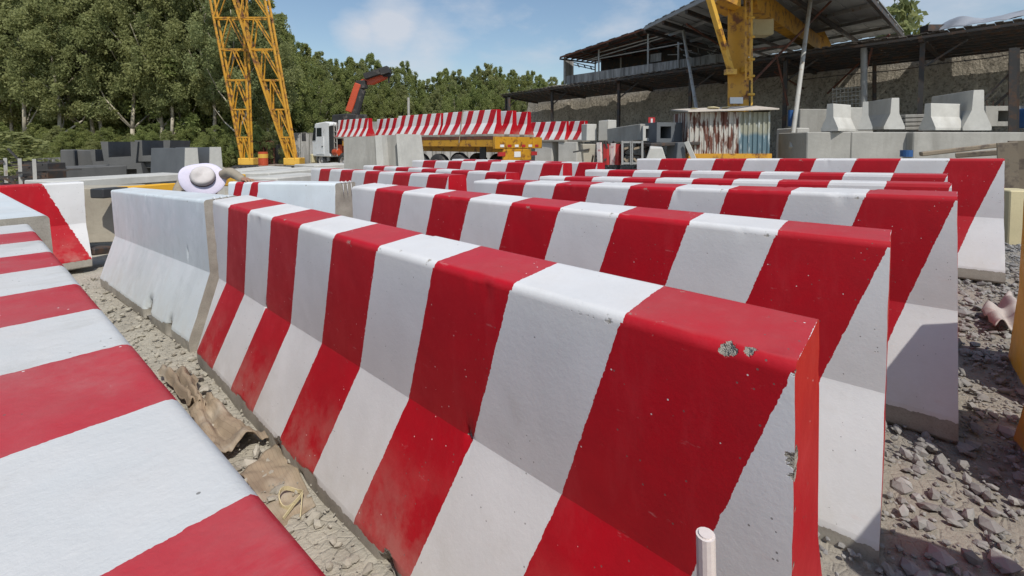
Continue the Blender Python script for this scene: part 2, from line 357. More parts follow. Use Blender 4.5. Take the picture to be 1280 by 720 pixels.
# ------------------------------------------------------------------ ground
def axis(c0, lo, hi, n, k):
    a = math.asinh((lo-c0)/k); b_ = math.asinh((hi-c0)/k)
    return [c0+k*math.sinh(a+(b_-a)*i/n) for i in range(n+1)]
xs = axis(-.3, -900, 900, 300, .9); ys = axis(.6, -900, 900, 300, .9)
vs = []; 
for y in ys:
    for x in xs:
        d = math.hypot(x+.3, y-.6); z = gz(x, y)
        if d < 60:
            p = Vector((x, y, 0)); amp = .018 if d < 8 else .06
            z += amp*noise.noise(p*1.3)+(.016*noise.noise(p*4.5)+.008*abs(noise.noise(p*11)) if d < 9 else 0)
            if d > 8: z += .1*noise.noise(p*.25)
        vs.append((x, y, z-.012))
n_ = len(xs)
fs = [(j*n_+i, j*n_+i+1, (j+1)*n_+i+1, (j+1)*n_+i) for j in range(len(ys)-1) for i in range(n_-1)]
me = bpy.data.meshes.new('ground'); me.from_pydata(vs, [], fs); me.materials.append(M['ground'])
me.polygons.foreach_set('use_smooth', [True]*len(me.polygons))
g = bpy.data.objects.new('ground', me); col.objects.link(g); tag(g, kind='structure')

# ------------------------------------------------------------------ concrete road barriers
H, WT, Y1, Z1, Y2, Z2 = .949, .197, .0201, .478, .1804, .09
def interp(z):
    k = [(-1, .2995), (0, .2995), (Z2, .298), (Z1, .1657), (H, 0.), (2, 0.)]
    for (a, da), (b_, db) in zip(k, k[1:]):
        if z <= b_: return da+(db-da)*(z-a)/(b_-a)
    return 0.
def profile(fine, w=1., h=1.):
    pts = [(-Y2+.004, 0), (-Y2, .012), (-Y2, Z2-.008), (-Y2+.006, Z2+.012)]
    def seg(a, b_, n):
        return [(a[0]+(b_[0]-a[0])*i/n, a[1]+(b_[1]-a[1])*i/n) for i in range(1, n+1)]
    r = .016
    pts += seg(pts[-1], (-Y1-.003, Z1-.006), 9 if fine else 2); pts += [(-Y1, Z1+.003)]
    pts += seg(pts[-1], (-.002, H-r-.007), 11 if fine else 2)+([(-.0015, H-r)] if fine else [])
    for a in ((35, 65, 90) if fine else (45, 90)): pts.append((-.001+r*(1-sin(radians(a))) if False else r-r*cos(radians(a)), H-r+r*sin(radians(a))))
    half = pts; c = WT/2
    if fine: top = [(r+.006, H)]+seg((r+.006, H), (WT-r-.006, H), 5)
    else: top = []
    full = half+top+[(2*c-y, z) for y, z in reversed(half)]
    return [((y-c)*w+c, z*h) for y, z in full]
def sstep(x): x = max(0, min(1, x)); return x*x*(3-2*x)
def barrier_mesh(name, mat, L=3.0, s=.3, fine=False, seed=0, phase=0, chips=(), endred=True, flip=False, w=1., h=1., skew=1., edgewear=.29, endraw=False, barefoot=True, from_x=None):
    pr = profile(fine, w, h); nx = 220 if fine else 10; m = len(pr)
    V = []; RAW = []
    S = Vector((seed*13.7, seed*5.1, 0))
    # profile normals
    nrm = []
    for j in range(m):
        a = Vector(pr[j-1]); b_ = Vector(pr[(j+1) % m]); d = (b_-a); nrm.append(Vector((-d[1], d[0])).normalized() if d.length else Vector((0, 1)))
    for i in range(nx+1):
        x = -L*i/nx
        for j, (y, z) in enumerate(pr):
            p = Vector((x, y, z)); n3 = Vector((0, nrm[j][0], nrm[j][1])); raw = 0.
            if fine:
                q = p+S
                p = p+n3*(.0011*noise.noise(q*2.0)+.0004*noise.noise(q*14))
                edge = (z > H-.03 and (y < .03 or y > WT-.03)) or i in (0, nx)
                if z > .02 and edge:
                    e = noise.noise(q*9)+.5*noise.noise(q*31); 
                    if e > .5: p -= n3*min(.004, (e-.5)*.02)
                    raw = max(raw, edgewear)
                if i in (0, nx) and z > .02:
                    p.x += (1 if i else -1)*max(0, noise.noise(q*16)+.1)*.003
                if z < .1:
                    e = noise.noise(q*5)+.4*noise.noise(q*19)
                    if e > .45: p -= n3*min(.018, (e-.45)*.08)*(1 if z < .05 else .3); raw = 1
            for (cx_, cy_, cz_, cr, dep) in chips:
                d = (Vector((x, y, z))-Vector((cx_, cy_, cz_))).length/cr
                if d < 1.35:
                    k = sstep(1.35-d)*(1+.5*noise.noise(p*35+S))
                    p -= n3*dep*k; raw = max(raw, k*1.1)
            V.append(tuple(p)); RAW.append(raw)
    F = []; UV = []
    def stc(x, z, top): return (-x-(0 if top else skew*interp(z/h)))/s+phase
    for i in range(nx):
        for j in range(m):
            k = (j+1) % m
            a, b_, c, d = i*m+j, i*m+k, (i+1)*m+k, (i+1)*m+j
            F.append((a, b_, c, d)); top = pr[j][1] > h*H-.02 and pr[k][1] > h*H-.02
            for (ii, jj) in ((i, j), (i, k), (i+1, k), (i+1, j)):
                UV.append((stc(-L*ii/nx, pr[jj][1], top) if from_x is None or L*(i+.5)/nx > from_x else 1.5, pr[jj][1] if barefoot else 1.))
    for ii in (0, nx):
        F.append(tuple(ii*m+j for j in (range(m) if ii else range(m-1, -1, -1))))
        for j in (range(m) if ii else range(m-1, -1, -1)):
            UV.append((.25 if endred else 1.5, -1. if endraw else pr[j][1]+.0))
    me = bpy.data.meshes.new(name); me.from_pydata(V, [], F); me.materials.append(mat)
    uvl = me.uv_layers.new(name='UVMap'); uvl.data.foreach_set('uv', [q for p in UV for q in p])
    at = me.attributes.new('raw', 'FLOAT', 'CORNER'); at.data.foreach_set('value', [(RAW[i] if len(f) == 4 else 0.) for f in F for i in f])
    sm = [True]*(len(F)-2)+[False]*2 if fine else [False]*len(F)
    me.polygons.foreach_set('use_smooth', sm)
    if fine:
        js = set(j for j in range(m) if abs(pr[j][1]-h*(Z1+.003)) < .001 or abs(pr[j][1]-h*(Z2+.012)) < .001 or abs(pr[j][1]-h*.012) < .001)
        sh = me.attributes.new('sharp_edge', 'BOOLEAN', 'EDGE')
        sh.data.foreach_set('value', [(e.vertices[0] % m in js and e.vertices[0] % m == e.vertices[1] % m) for e in me.edges])
    return me
def put(name, me, X0, Y0, ph, z0, tau, sl, label, cat, group=None, mirror=False):
    o = bpy.data.objects.new(name, me); col.objects.link(o)
    o.location = (X0, Y0, z0); o.rotation_euler = (tau, -sl, ph)
    return tag(o, label, cat, group)
W2X = .95
GB = 'red and white striped concrete road barriers'
NB = 'striped_barrier'
CB = 'road barrier'
chA = [(-.78, -.02, .482, .010, .02), (-1.82, -.18, .03, .04, .06), (-1.0, -.18, .03, .05, .07), (-2.26, -.02, .482, .010, .015)]
put(NB, barrier_mesh('barrier_a', M['stripe_a'], 3.0, .3, True, 1, 0, chA), -.005, 0, 0, .0, .0919, -.002,
    'largest red and white barrier in the foreground, its red top corner chipped', CB, GB)
put(NB, barrier_mesh('barrier_b', M['stripe'], 3.0, .3, True, 2, 0, []), .061, .866+.06, .037, .986-H+.005, .065, .003,
    'second red and white barrier, directly behind the chipped foreground one', CB, GB)
put(NB, barrier_mesh('barrier_c', M['stripe'], 3.0, .3, True, 3, 0, []), .264, 1.68+.04, -.031, 1.07-H, .045, .035,
    'third red and white barrier with its pitted white end standing over the dark rubble', CB, GB)
mG = [barrier_mesh('barrier_far', M['stripe'], 3.0, .3, False, 5+i, 0) for i in range(2)]
put(NB, mG[0], .27, 2.82, .06, 1.047-H, 0, .03, 'red and white barrier of which only the top strip shows, fourth from the front', CB, GB)
put(NB, mG[1], .262, 3.55, .03, 1.063-H, 0, .025, 'red and white barrier fifth from the front, just before the longest rear one', CB, GB)
put(NB, barrier_mesh('barrier_f', M['stripe'], 3.15, .315, True, 4, 0), .60, 4.32, 0.0, 1.165-H, 0, .022,
    'rearmost right red and white barrier, ending in front of the wooden posts', CB, GB)
for X0, Y0, ph, zt, sl, lab in ((-3.0, 1.70, -.04, 1.005, .017, 'left rear red and white barrier nearest the bluish white ones'),
                                (-3.12, 2.55, -.03, .978, .006, 'low looking red and white barrier second in the left rear row'),
                                (-3.2, 3.65, .03, 1.04, .01, 'red and white barrier third in the left rear row, with a scuffed red end'),
                                (-3.25, 4.5, .02, 1.02, .005, 'red and white barrier at the back of the left row, before the yellow trailer')):
    put(NB, mG[0], X0, Y0, ph, zt-H, 0, sl, lab, CB, GB)
# the one under the camera and the unpainted-end one beyond it
def edgeL(px, py): return GP(px, py, .93)
put(NB, barrier_mesh('barrier_l', M['stripe_dusty'], 3.4, .275, True, 9, -.4, [], False, skew=1., edgewear=.2), -.02+.93*0+.60, -.71-.20+.025, .04, -.018, 0, .0,
    'striped barrier at the lower left seen from above, dusty flat top with broad bands', CB, GB)
put('half_painted_barrier', barrier_mesh('barrier_l2', M['whitecoat'], 2.6, .3, True, 11, 0, endraw=True), -2.92, -.957, .085, .0, 0, 0,
    'white topped barrier with a bare brown concrete end at the left picture edge', CB)
put('diagonal_striped_barrier', barrier_mesh('barrier_k', M['stripe'], 3., 1.2, True, 12, -.275, skew=-1.1), -7.05, -.30, 1.72, -.10, 0, .0,
    'barrier facing the sun at left with one wide red diagonal and a white end', CB)
w1 = put('white_coated_barrier', barrier_mesh('barrier_w1', M['whitecoat'], 2.75, .3, True, 13, 0, [(-1.0, -.18, .07, .09, .09), (-.45, -.18, .07, .06, .05), (-.42, -.02, .56, .014, .02), (-1.9, -.18, .05, .03, .04)], endraw=True), -3.28, .02, .048, -.023, .075, .04,
    'blue-white primed barrier with bare grey foot, in front of the worker', CB)
w2 = put('white_coated_barrier', barrier_mesh('barrier_w2', M['half'], 1.38, .115, True, 14, 0, endraw=True, from_x=W2X), -3.24, .80, .25, .03, 0, .03,
    'blue-white primed barrier with first red stripes under the worker\'s hand', CB)
# yellow barriers of the next row to the right, only one end in view; the others shade the rubble
YL = {2.22: (.05, .07), 1.32: (.22, .05), .40: (.22, .05)}
GY = 'yellow barriers of the row at the right picture edge'
my = barrier_mesh('barrier_y', M['yellowcoat'], 3., .3, True, 15, 0)
for (x, y, lab) in ((.50, 2.22, 'yellow painted barrier cut off by the right picture edge'), (.50, 1.32, 'yellow barrier right of the third striped one'), (.62, .40, 'yellow barrier right of the second striped one')):
    an, zb = YL[y]; o = put('yellow_barrier', my, x+3*cos(an), y+3*sin(an), an, zb, 0, 0, lab, CB, GY)
# lifting wires
def wire(parent, pts, r=.0022):
    mb = MB(); mb.chain([Vector(p) for p in pts], r, 5); return mb.build('lifting_wire', M['white_metal'], parent, smooth=True)
for o, xo in ((w1, .0), (w2, 0.)):
    for yy in (.05, .09, .13):
        wire(o, [(xo-.01, yy, H), (xo+.012, yy+.004, H+.012), (xo+.016, yy+.01, H-.01), (xo+.012, yy+.02, H-.10)])

# ------------------------------------------------------------------ pipes, cloth, strap near the lower edge
t0 = P(882, 668, .60)
pb = Vector((t0.x+.02, t0.y+.02, .0))
pp = MB(); pp.tube(pb, t0, .0125, 14); pp.tube(t0, t0+Vector((0, 0, .002)), .009, 14)
o = pp.build('white_pipe', M['plastic_w'], smooth=False); tag(o, 'short red stained white plastic pipe standing by the front barrier', 'pipe')
def cloth(name, corners, nx, ny, fn, label, mat, cat='cloth'):
    a, b_, c, d = [Vector(q) for q in corners]; V = []; U = []
    for j in range(ny+1):
        for i in range(nx+1):
            u, v = i/nx, j/ny; p = (a*(1-u)+b_*u)*(1-v)+(d*(1-u)+c*u)*v
            V.append(tuple(p+fn(u, v, p))); U.append((u, v))
    F = [(j*(nx+1)+i, j*(nx+1)+i+1, (j+1)*(nx+1)+i+1, (j+1)*(nx+1)+i) for j in range(ny) for i in range(nx)]
    me = bpy.data.meshes.new(name); me.from_pydata(V, [], F); me.materials.append(mat)
    ul = me.uv_layers.new(name='UVMap'); ul.data.foreach_set('uv', [q for f in F for i in f for q in U[i]])
    me.polygons.foreach_set('use_smooth', [True]*len(F))
    o = bpy.data.objects.new(name, me); col.objects.link(o); md = o.modifiers.new('thick', 'SOLIDIFY'); md.thickness = .004
    return tag(o, label, cat)
def f1(u, v, p):
    z = .02+.035*sin(v*5.5+u*1.2)**2+.02*noise.noise(p*9)+.05*max(0, u-.62)*2.0*(1-abs(v-.55))
    return Vector((.025*noise.noise(p*8), .025*noise.noise(p*9+Vector((9, 0, 0))), z+.018*noise.noise(p*24)+.008*noise.noise(p*60)))
cloth('sack_cloth', [GP(228, 492), GP(270, 512), GP(338, 572), GP(262, 590)][0:1]+[GP(268, 508), GP(336, 560), GP(262, 592)], 44, 30,
      lambda u, v, p: f1(v, u, p), 'crumpled brown seamed cloth piece lying between the barriers', M['cloth'])
def f2(u, v, p): return Vector((0, 0, .022+.012*noise.noise(p*8)+.012*noise.noise(p*22)))
cloth('sack_cloth', [GP(300, 600), GP(352, 555), GP(395, 640), GP(352, 668)], 30, 30, f2, 'flat sheet of seamed brown cloth half buried in dried mud', M['cloth'])
def f3(u, v, p):
    return Vector((.02*noise.noise(p*12), .015*noise.noise(p*13), .03+.05*abs(noise.noise(p*11))+.04*sin(u*7)**2))
cloth('sack_cloth', [GP(196, 472), GP(244, 478), GP(256, 520), GP(238, 520)], 26, 20, f3, 'small rumpled brown rag behind the larger cloth piece', M['cloth'])
c0 = GP(364, 626, .03); loop = []
for k in range(27):
    a = k/26*2*pi*1.15; loop.append(c0+Vector((.045*cos(a), .036*sin(a), .018+.012*sin(a*2+.5))))
mb = MB()
for k in range(26): mb.bar(loop[k], loop[k+1], .003, .013)
mb.bar(loop[-1], c0+Vector((.06, -.05, .0)), .003, .012); mb.bar(loop[3], c0+Vector((.10, -.01, .0)), .003, .012)
o = mb.build('strap_loop', M['strap']); tag(o, 'pale yellow strap curled into a loop on the dried mud', 'strap')
# pale sheet scraps right of the third barrier
cloth('plastic_scrap', [P(1225, 430, 2.9), P(1262, 395, 3.1), P(1282, 470, 2.7), P(1240, 490, 2.6)], 20, 20, lambda u, v, p: Vector((0, 0, gz(p.x, p.y)+.06-p.z+.04*noise.noise(p*9)+.03*sin(u*9))),
      'dusty torn plastic sheet lying on the rubble by the yellow barrier', M['scrap'], 'plastic sheet')
# hoop cut into barrier foot: bits of broken concrete
def rock_geo(mb, c, r, seed, flat=.65):
    rr = random.Random(seed); bm = bmesh.new(); bmesh.ops.create_icosphere(bm, subdivisions=1, radius=1)
    R = Euler((rr.uniform(-.5, .5), rr.uniform(-.5, .5), rr.uniform(0, 6.3))).to_matrix(); sc = Vector((rr.uniform(.7, 1.4), rr.uniform(.6, 1.), rr.uniform(.4, .8)*flat/.65))
    vs = []
    pl = [(Vector((rr.gauss(0, 1), rr.gauss(0, 1), rr.gauss(0, 1))).normalized(), rr.uniform(.45, .8)) for _ in range(6)]
    for v in bm.verts:
        p = v.co*(1+rr.uniform(-.12, .12))
        for n, d in pl:
            k = p.dot(n)-d
            if k > 0: p = p-n*k
        p = Vector((p.x*sc.x, p.y*sc.y, p.z*sc.z)); vs.append(R @ p*r+Vector(c))
    mb.add(vs, [tuple(v.index for v in f.verts) for f in bm.faces]); bm.free()
def rocks(name, spots, mat, parts=False):
    mb = MB(); tint = []
    for k, (c, r) in enumerate(spots):
        n0 = len(mb.v); rock_geo(mb, c, r, k*17+3); tv = random.random(); tint += [tv]*(len(mb.v)-n0)
    me = bpy.data.meshes.new(name); me.from_pydata([tuple(v) for v in mb.v], [], mb.f); me.materials.append(mat)
    at = me.attributes.new('tint', 'FLOAT', 'POINT'); at.data.foreach_set('value', tint)
    o = bpy.data.objects.new(name, me); col.objects.link(o); return o
sp = []
for k in range(19000):                       # rubble right of the rows
    x = random.uniform(-.25, 2.6); y = random.uniform(.35, 6.8)
    r = min(.030, .0062*random.paretovariate(1.55)); sp.append(((x, y, gz(x, y)+r*.25+random.uniform(-.005, .012)), r))
for k in range(900):
    x = random.uniform(-6, 1.2); y = random.uniform(2.2, 8); r = min(.06, .012*random.paretovariate(1.6)); sp.append(((x, y, gz(x, y)+r*.2), r))
o = rocks('rubble', sp, M['rock']); tag(o, 'loose dark rock rubble covering the ground at right', 'rubble', kind='stuff')
sp = []
for k in range(2600):
    x = random.uniform(-6.5, -.2); y = random.uniform(-.62, -.12) if x > -3.2 else random.uniform(-.8, .0)
    r = min(.028, .0035*random.paretovariate(1.25)); sp.append(((x, y, gz(x, y)+r*.1), r))
o = rocks('gravel', sp, M['crumb']); tag(o, 'pale concrete crumbs and dried mud between the barriers', 'gravel', kind='stuff')
for k, (px, py, s_) in enumerate((px, py, s_*.72) for px, py, s_ in ((1128, 606, .055), (1178, 690, .06), (1150, 585, .04), (1225, 610, .045), (1262, 545, .06), (1205, 403, .08), (1262, 522, .035), (1190, 640, .05), (1240, 655, .055), (1160, 650, .04), (1208, 560, .045), (1240, 350, .06), (1140, 700, .045), (1258, 700, .06), (1180, 575, .03), (1222, 455, .04))):
    p = GP(px, py, .12); o = rocks('loose_rock', [((p.x, p.y, gz(p.x, p.y)+s_*.35), s_)], M['rock'])
    tag(o, 'angular rock on the rubble, '+('touching the second barrier end', 'lowest one between second barrier and picture edge', 'in the gap behind the second barrier', 'right of the third barrier\'s foot', 'just under the third barrier\'s right corner', 'near the torn sheet by the yellow barrier', 'below the torn sheet', 'in the middle of the shaded rubble', 'right half of the shaded rubble', 'left half of the shaded rubble', 'below the third barrier\'s foot', 'beside the rearmost right barrier\'s foot', 'at the bottom edge by the second barrier', 'in the lower right picture corner', 'small one below the third barrier\'s foot', 'left of the torn sheet')[k], 'rock', 'larger rocks on the rubble')
for k, (px, py, s_) in enumerate(((256, 490, .035), (250, 474, .02), (222, 468, .02))):
    p = GP(px, py, .02); o = rocks('loose_stone', [((p.x, p.y, p.z+.01), s_)], M['crumb']); tag(o, ('largest pale stone, right beside the brown rag', 'small pale stone above the brown rag', 'small pale stone left of the brown rag')[k], 'stone', 'pale stones on the mud')
# ------------------------------------------------------------------ worker
wk = thing('person', 'crouching worker in a wide lilac brimmed hat, one hand on a barrier', 'person', P(253, 250, 4.75)*1)
wk.location.z = gz(wk.location.x, wk.location.y)
def skin_body(name, joints, edges, mat, parent, sub=2):
    me = bpy.data.meshes.new(name); off = parent.location
    me.from_pydata([tuple(Vector(j[0])-off) for j in joints], edges, [])
    o = bpy.data.objects.new(name, me); col.objects.link(o); o.parent = parent
    o.modifiers.new('skin', 'SKIN')
    for i, j in enumerate(joints): me.skin_vertices[0].data[i].radius = (j[1], j[1] if len(j) < 3 else j[2])
    me.skin_vertices[0].data[0].use_root = True
    s = o.modifiers.new('sub', 'SUBSURF'); s.levels = sub; s.render_levels = sub
    me.materials.append(mat); o.modifiers['skin'].use_smooth_shade = True
    return o
# body: hips low, back bent forward towards the camera
J = [(P(250, 252, 5.0), .15, .13), (P(250, 236, 4.85), .15, .12), (P(251, 226, 4.68), .17, .12), (P(252, 222, 4.56), .07, .065), (P(253, 222, 4.47), .075, .085),
     (P(272, 222, 4.66), .065), (P(288, 215, 4.45), .05), (P(303, 224, 4.15), .034),
     (P(230, 226, 4.66), .065), (P(222, 240, 4.45), .05), (P(236, 262, 4.2), .034),
     (P(262, 258, 4.95), .085), (P(276, 256, 4.55), .07), (P(270, 300, 4.75), .05),
     (P(238, 258, 4.95), .085), (P(228, 258, 4.55), .07), (P(236, 300, 4.75), .05)]
for k in (13, 16): J[k] = (Vector((J[k][0].x, J[k][0].y, gz(J[k][0].x, J[k][0].y)+.08)), .05)
skin_body('body', J, [(0, 1), (1, 2), (2, 3), (3, 4), (2, 5), (5, 6), (6, 7), (2, 8), (8, 9), (9, 10), (0, 11), (11, 12), (12, 13), (0, 14), (14, 15), (15, 16)], M['shirt'], wk)
# hand with five fingers resting on the barrier
w_ = P(303, 224, 4.15); fd = (P(322, 228, 4.0)-w_).normalized(); sdv = fd.cross(Vector((0, 0, 1))).normalized()
hj = [(w_, .028), (w_+fd*.05, .036, .016), (w_+fd*.09, .038, .015)]; he = [(0, 1), (1, 2)]
for k, L in enumerate((.062, .074, .070, .055)):
    a = w_+fd*.09+sdv*(k-1.5)*.021; i0 = len(hj)
    hj += [(a, .010), (a+fd*L*.5+Vector((0, 0, .006)), .009), (a+fd*L-Vector((0, 0, .010)), .008)]; he += [(2, i0), (i0, i0+1), (i0+1, i0+2)]
i0 = len(hj); hj += [(w_+fd*.045-sdv*.035, .011), (w_+fd*.085-sdv*.05, .009)]; he += [(1, i0), (i0, i0+1)]
skin_body('hand', hj, he, M['skin'], wk)
# face under the brim
hn = (Vector((CX, CY, 0))-Vector((P(253, 222, 4.4).x, P(253, 222, 4.4).y, 0))).normalized()
ax = (hn*.86+Vector((0, 0, .50))).normalized()          # crown direction
hc = P(253.5, 222, 4.42); hx = ax.cross(Vector((0, 0, 1))).normalized(); hy = hx.cross(ax)
def ring(r, h, wav=0, sy=1.):
    return [hc+hx*cos(a)*r*(1+.06*wav*sin(2*a+.7))+hy*sin(a)*r*sy*(1+.05*wav*cos(3*a))+ax*(h+wav*(.022*sin(2*a+1)+.012*sin(3*a))) for a in [2*pi*k/40 for k in range(40)]]
def lathe(rings, name, mat, parent, closetop=False):
    V = [p for r in rings for p in r]; n = 40
    F = [(i*n+k, i*n+(k+1) % n, (i+1)*n+(k+1) % n, (i+1)*n+k) for i in range(len(rings)-1) for k in range(n)]
    if closetop: F.append(tuple((len(rings)-1)*n+k for k in range(n)))
    mb = MB(); mb.add(V, F); return mb.build(name, mat, parent, True, smooth=True)
ht = tag(thing('sun_hat', 'wide lilac brimmed sun hat with grey crown on the worker\'s head', 'hat', hc), None)
lathe([ring(.100, .0), ring(.13, -.004, .3), ring(.165, -.012, .7), ring(.183, -.02, 1.), ring(.186, -.024, 1.), ring(.165, -.016, .7), ring(.10, -.006)], 'brim', M['hat'], ht)
lathe([ring(.102, .0), ring(.104, .025)], 'hat_band', M['hatband'], ht)
lathe([ring(.1015, .024), ring(.100, .045), ring(.094, .066, .2), ring(.078, .076, .3), ring(.045, .078, .5), ring(.01, .070)], 'crown', M['hatcrown'], ht, True)
# face (mostly hidden by the brim)
fc = MB(); bm = bmesh.new(); bmesh.ops.create_uvsphere(bm, u_segments=16, v_segments=12, radius=1)
fo = hc-ax*.09
for v in bm.verts: v.co = Vector(hx)*v.co.x*.075+Vector(hy)*v.co.y*.09+Vector(ax)*v.co.z*.11+fo
fc.add([v.co.copy() for v in bm.verts], [tuple(v.index for v in f.verts) for f in bm.faces]); bm.free()
fn_ = -hy; fc.tube(fo+fn_*.08, fo+fn_*.105-ax*.02, .012, 6, .016)
for s_ in (-1, 1): fc.tube(fo+hx*s_*.072, fo+hx*s_*.085-ax*.01, .02, 6, .012)
fc.build('head', M['skin'], wk, True, smooth=True)
# yellow box behind his arm
mb = MB(); p = P(349, 219, 5.3); mb.box(P(286, 225, 5.0), (.28, .18, .12), .6)
o = mb.build('yellow_bin', M['yellow_pale'], bevel=.01); tag(o, 'small bright yellow bin behind the worker\'s arm', 'bin')

# ------------------------------------------------------------------ beams, blocks and culverts at left
RZ = radians(41.7)
def beam(name, a, b_, w, h, mat, label, cat, group=None, bevel=.012, jit=.01):
    a = Vector(a); b_ = Vector(b_); mb = MB(); L = (b_-a).length; loc = (a+b_)/2; rz = math.atan2(b_.y-a.y, b_.x-a.x)
    mb.box((0, 0, -h/2), (L, w, h))
    o = mb.build(name, mat, bevel=bevel, jit=jit); o.location = loc; o.rotation_euler = (0, -math.atan2(b_.z-a.z, math.hypot(b_.x-a.x, b_.y-a.y)), rz)
    return tag(o, label, cat, group)
# pale notched channel slab behind the worker
a = P(60, 226, 6.3); b2 = P(232, 217, 8.0); dd = (b2-a); hl = dd.length
t_ = thing('notched_slab', 'long pale concrete slab with square notches along its front', 'concrete slab', (a+b2)/2, math.atan2(dd.y, dd.x))
mb = MB(); mb.box((0, 0.25, -.06), (hl, .7, .12)); mb.build('top_slab', M['conc_light'], t_, bevel=.012, jit=.006)
for k in range(6):
    x = -hl/2+.25+k*(hl-.5)/5; mb = MB(); mb.box((x, -.02, -.35), (.42, .1, .455)); mb.build('rib', M['conc_light'], t_, bevel=.01)
mb = MB(); mb.box((0, .35, -.38), (hl-.04, .5, .5)); mb.build('base', M['conc_warm'], t_, bevel=.01)
o = beam('striped_beam', P(120, 236, 5.7), P(236, 227, 6.9), .22, .12, M['byband'], 'concrete beam painted with black and yellow bands behind the white barrier', 'beam')
mb = MB(); mb.box((0, 0, 0), (.95, .5, .72)); mb.tube((.0, -.255, .0), (0, -.24, 0), .04, 10); 
o = mb.build('bare_concrete_block', M['conc_warm'], bevel=.015, jit=.012); q = P(120, 276, 6.2); o.location = (q.x, q.y, .34+q.z*0); o.rotation_euler = (0, 0, 1.0)
tag(o, 'bare brownish concrete block with a round hole, between two barriers', 'concrete block')
beam('timber_sleeper', P(104, 310, 5.2), P(138, 307, 5.5), .3, .08, M['darksteel'], 'dark timber lying under the bare concrete block', 'timber')

# long dark box beam
beam('dark_box_beam', P(53, 210, 10.), P(147, 206, 11.2), .9, .44, M['conc_dark'], 'long dark grey concrete box lying in front of the culverts', 'concrete box', bevel=.02)
for k, px in enumerate((46, 64)):
    mb = MB(); c_ = P(px, 216, 10.2-k*.4); mb.box((0, 0, 0), (.25, .4, .75)); o = mb.build('dark_stand', M['darksteel'], bevel=.01); o.location = (c_.x, c_.y, .5); o.rotation_euler = (0, 0, RZ)
    tag(o, ('low dark steel stand left of the long dark box', 'second dark steel stand touching the long dark box')[k], 'stand')
# small upright dark blocks
for k, (px, w) in enumerate(((91, .26), (112, .30), (128, .30))):
    mb = MB(); mb.box((0, 0, 0), (w, .7, .62)); o = mb.build('dark_block', M['conc_dark'], bevel=.02, jit=.02); c_ = P(px, 202, 11.8+k*.3); o.location = c_; o.rotation_euler = (0, 0, RZ+.5)
    tag(o, ('leftmost upright dark concrete block above the long dark box', 'middle upright dark concrete block above the long dark box', 'upright dark concrete block next to the stacked channels')[k], 'concrete block')
# U channels
def channel(px, py, D, w, h, dep, rz, label, flip=False):
    c_ = P(px, py, D); t_ = MB(); th = w*.2
    o_ = [(-w*.5, h/2), (-w*.42, -h/2), (w*.42, -h/2), (w*.5, h/2), (w*.5-th, h/2), (w*.30, -h/2+th), (-w*.30, -h/2+th), (-w*.5+th, h/2)]
    if flip: o_ = [(x, -z) for x, z in o_]
    pts = [(x, -dep/2, z) for x, z in o_]
    # outline as three prisms so that it stays simple
    t_.prism([pts[0], pts[1], pts[6], pts[7]], (0, dep, 0)); t_.prism([pts[1], pts[2], pts[5], pts[6]], (0, dep, 0)); t_.prism([pts[2], pts[3], pts[4], pts[5]], (0, dep, 0))
    o = t_.build('concrete_channel', M['conc_dark']); o.location = c_; o.rotation_euler = (0, 0, rz)
    return tag(o, label, 'concrete channel', 'dark concrete drainage channels stacked at left')
channel(165, 190, 11.6, .72, .52, 1.3, RZ+.35, 'dark U channel open upwards, left one on top of the stack')
channel(206, 188, 12., .72, .52, 1.5, RZ+.35, 'dark U channel open upwards, right one on top of the stack')
channel(172, 213, 11.6, .72, .42, 1.3, RZ+.35, 'dark channel turned over, left one at the bottom of the stack', True)
channel(208, 211, 12.1, .72, .42, 1.5, RZ+.35, 'dark channel turned over, right one at the bottom of the stack', True)
channel(143, 196, 12.2, .5, .4, 1.2, RZ+.35, 'small dark channel at the left end of the stack')
# tall dark slabs with pale tapered ends
for k, px in enumerate((240, 270)):
    D = 9.6+k*.5; c_ = P(px, 200, D); t_ = thing('tapered_wall_unit', ('left of two tall dark wall units with a pale tapered end', 'right of two tall dark wall units with a pale tapered end')[k], 'concrete unit', (c_.x, c_.y, gz(c_.x, c_.y)), RZ+1.05)
    hz_ = 1.36; mb = MB(); mb.prism([(-.18, 0, 0), (.18, 0, 0), (.11, 0, hz_), (-.11, 0, hz_)], (0, .03, 0)); mb.build('end_face', M['conc_light'], t_)
    mb = MB(); mb.prism([(-.175, .03, 0), (.175, .03, 0), (.105, .03, hz_-.01), (-.105, .03, hz_-.01)], (0, 1.5, 0)); mb.build('wall_panel', M['conc_blue'], t_)
# light metal fence far left
t_ = thing('sheet_fence', 'pale corrugated metal fence in front of the forest at far left', 'fence', P(45, 210, 15))
a, b2 = P(20, 199, 14), P(90, 196, 16)
for k in range(12):
    p = a.lerp(b2, k/12); q = a.lerp(b2, (k+1)/12); mb = MB(); p = Vector(p)+Vector((0, (k % 2)*.03, 0)); q = Vector(q)+Vector((0, (k % 2)*.03, 0))
    mb.prism([(p.x, p.y, 0), (q.x, q.y, 0), q, p], (0.01, .02, 0)); mb.build('panel', M['palesheet'], t_, True)
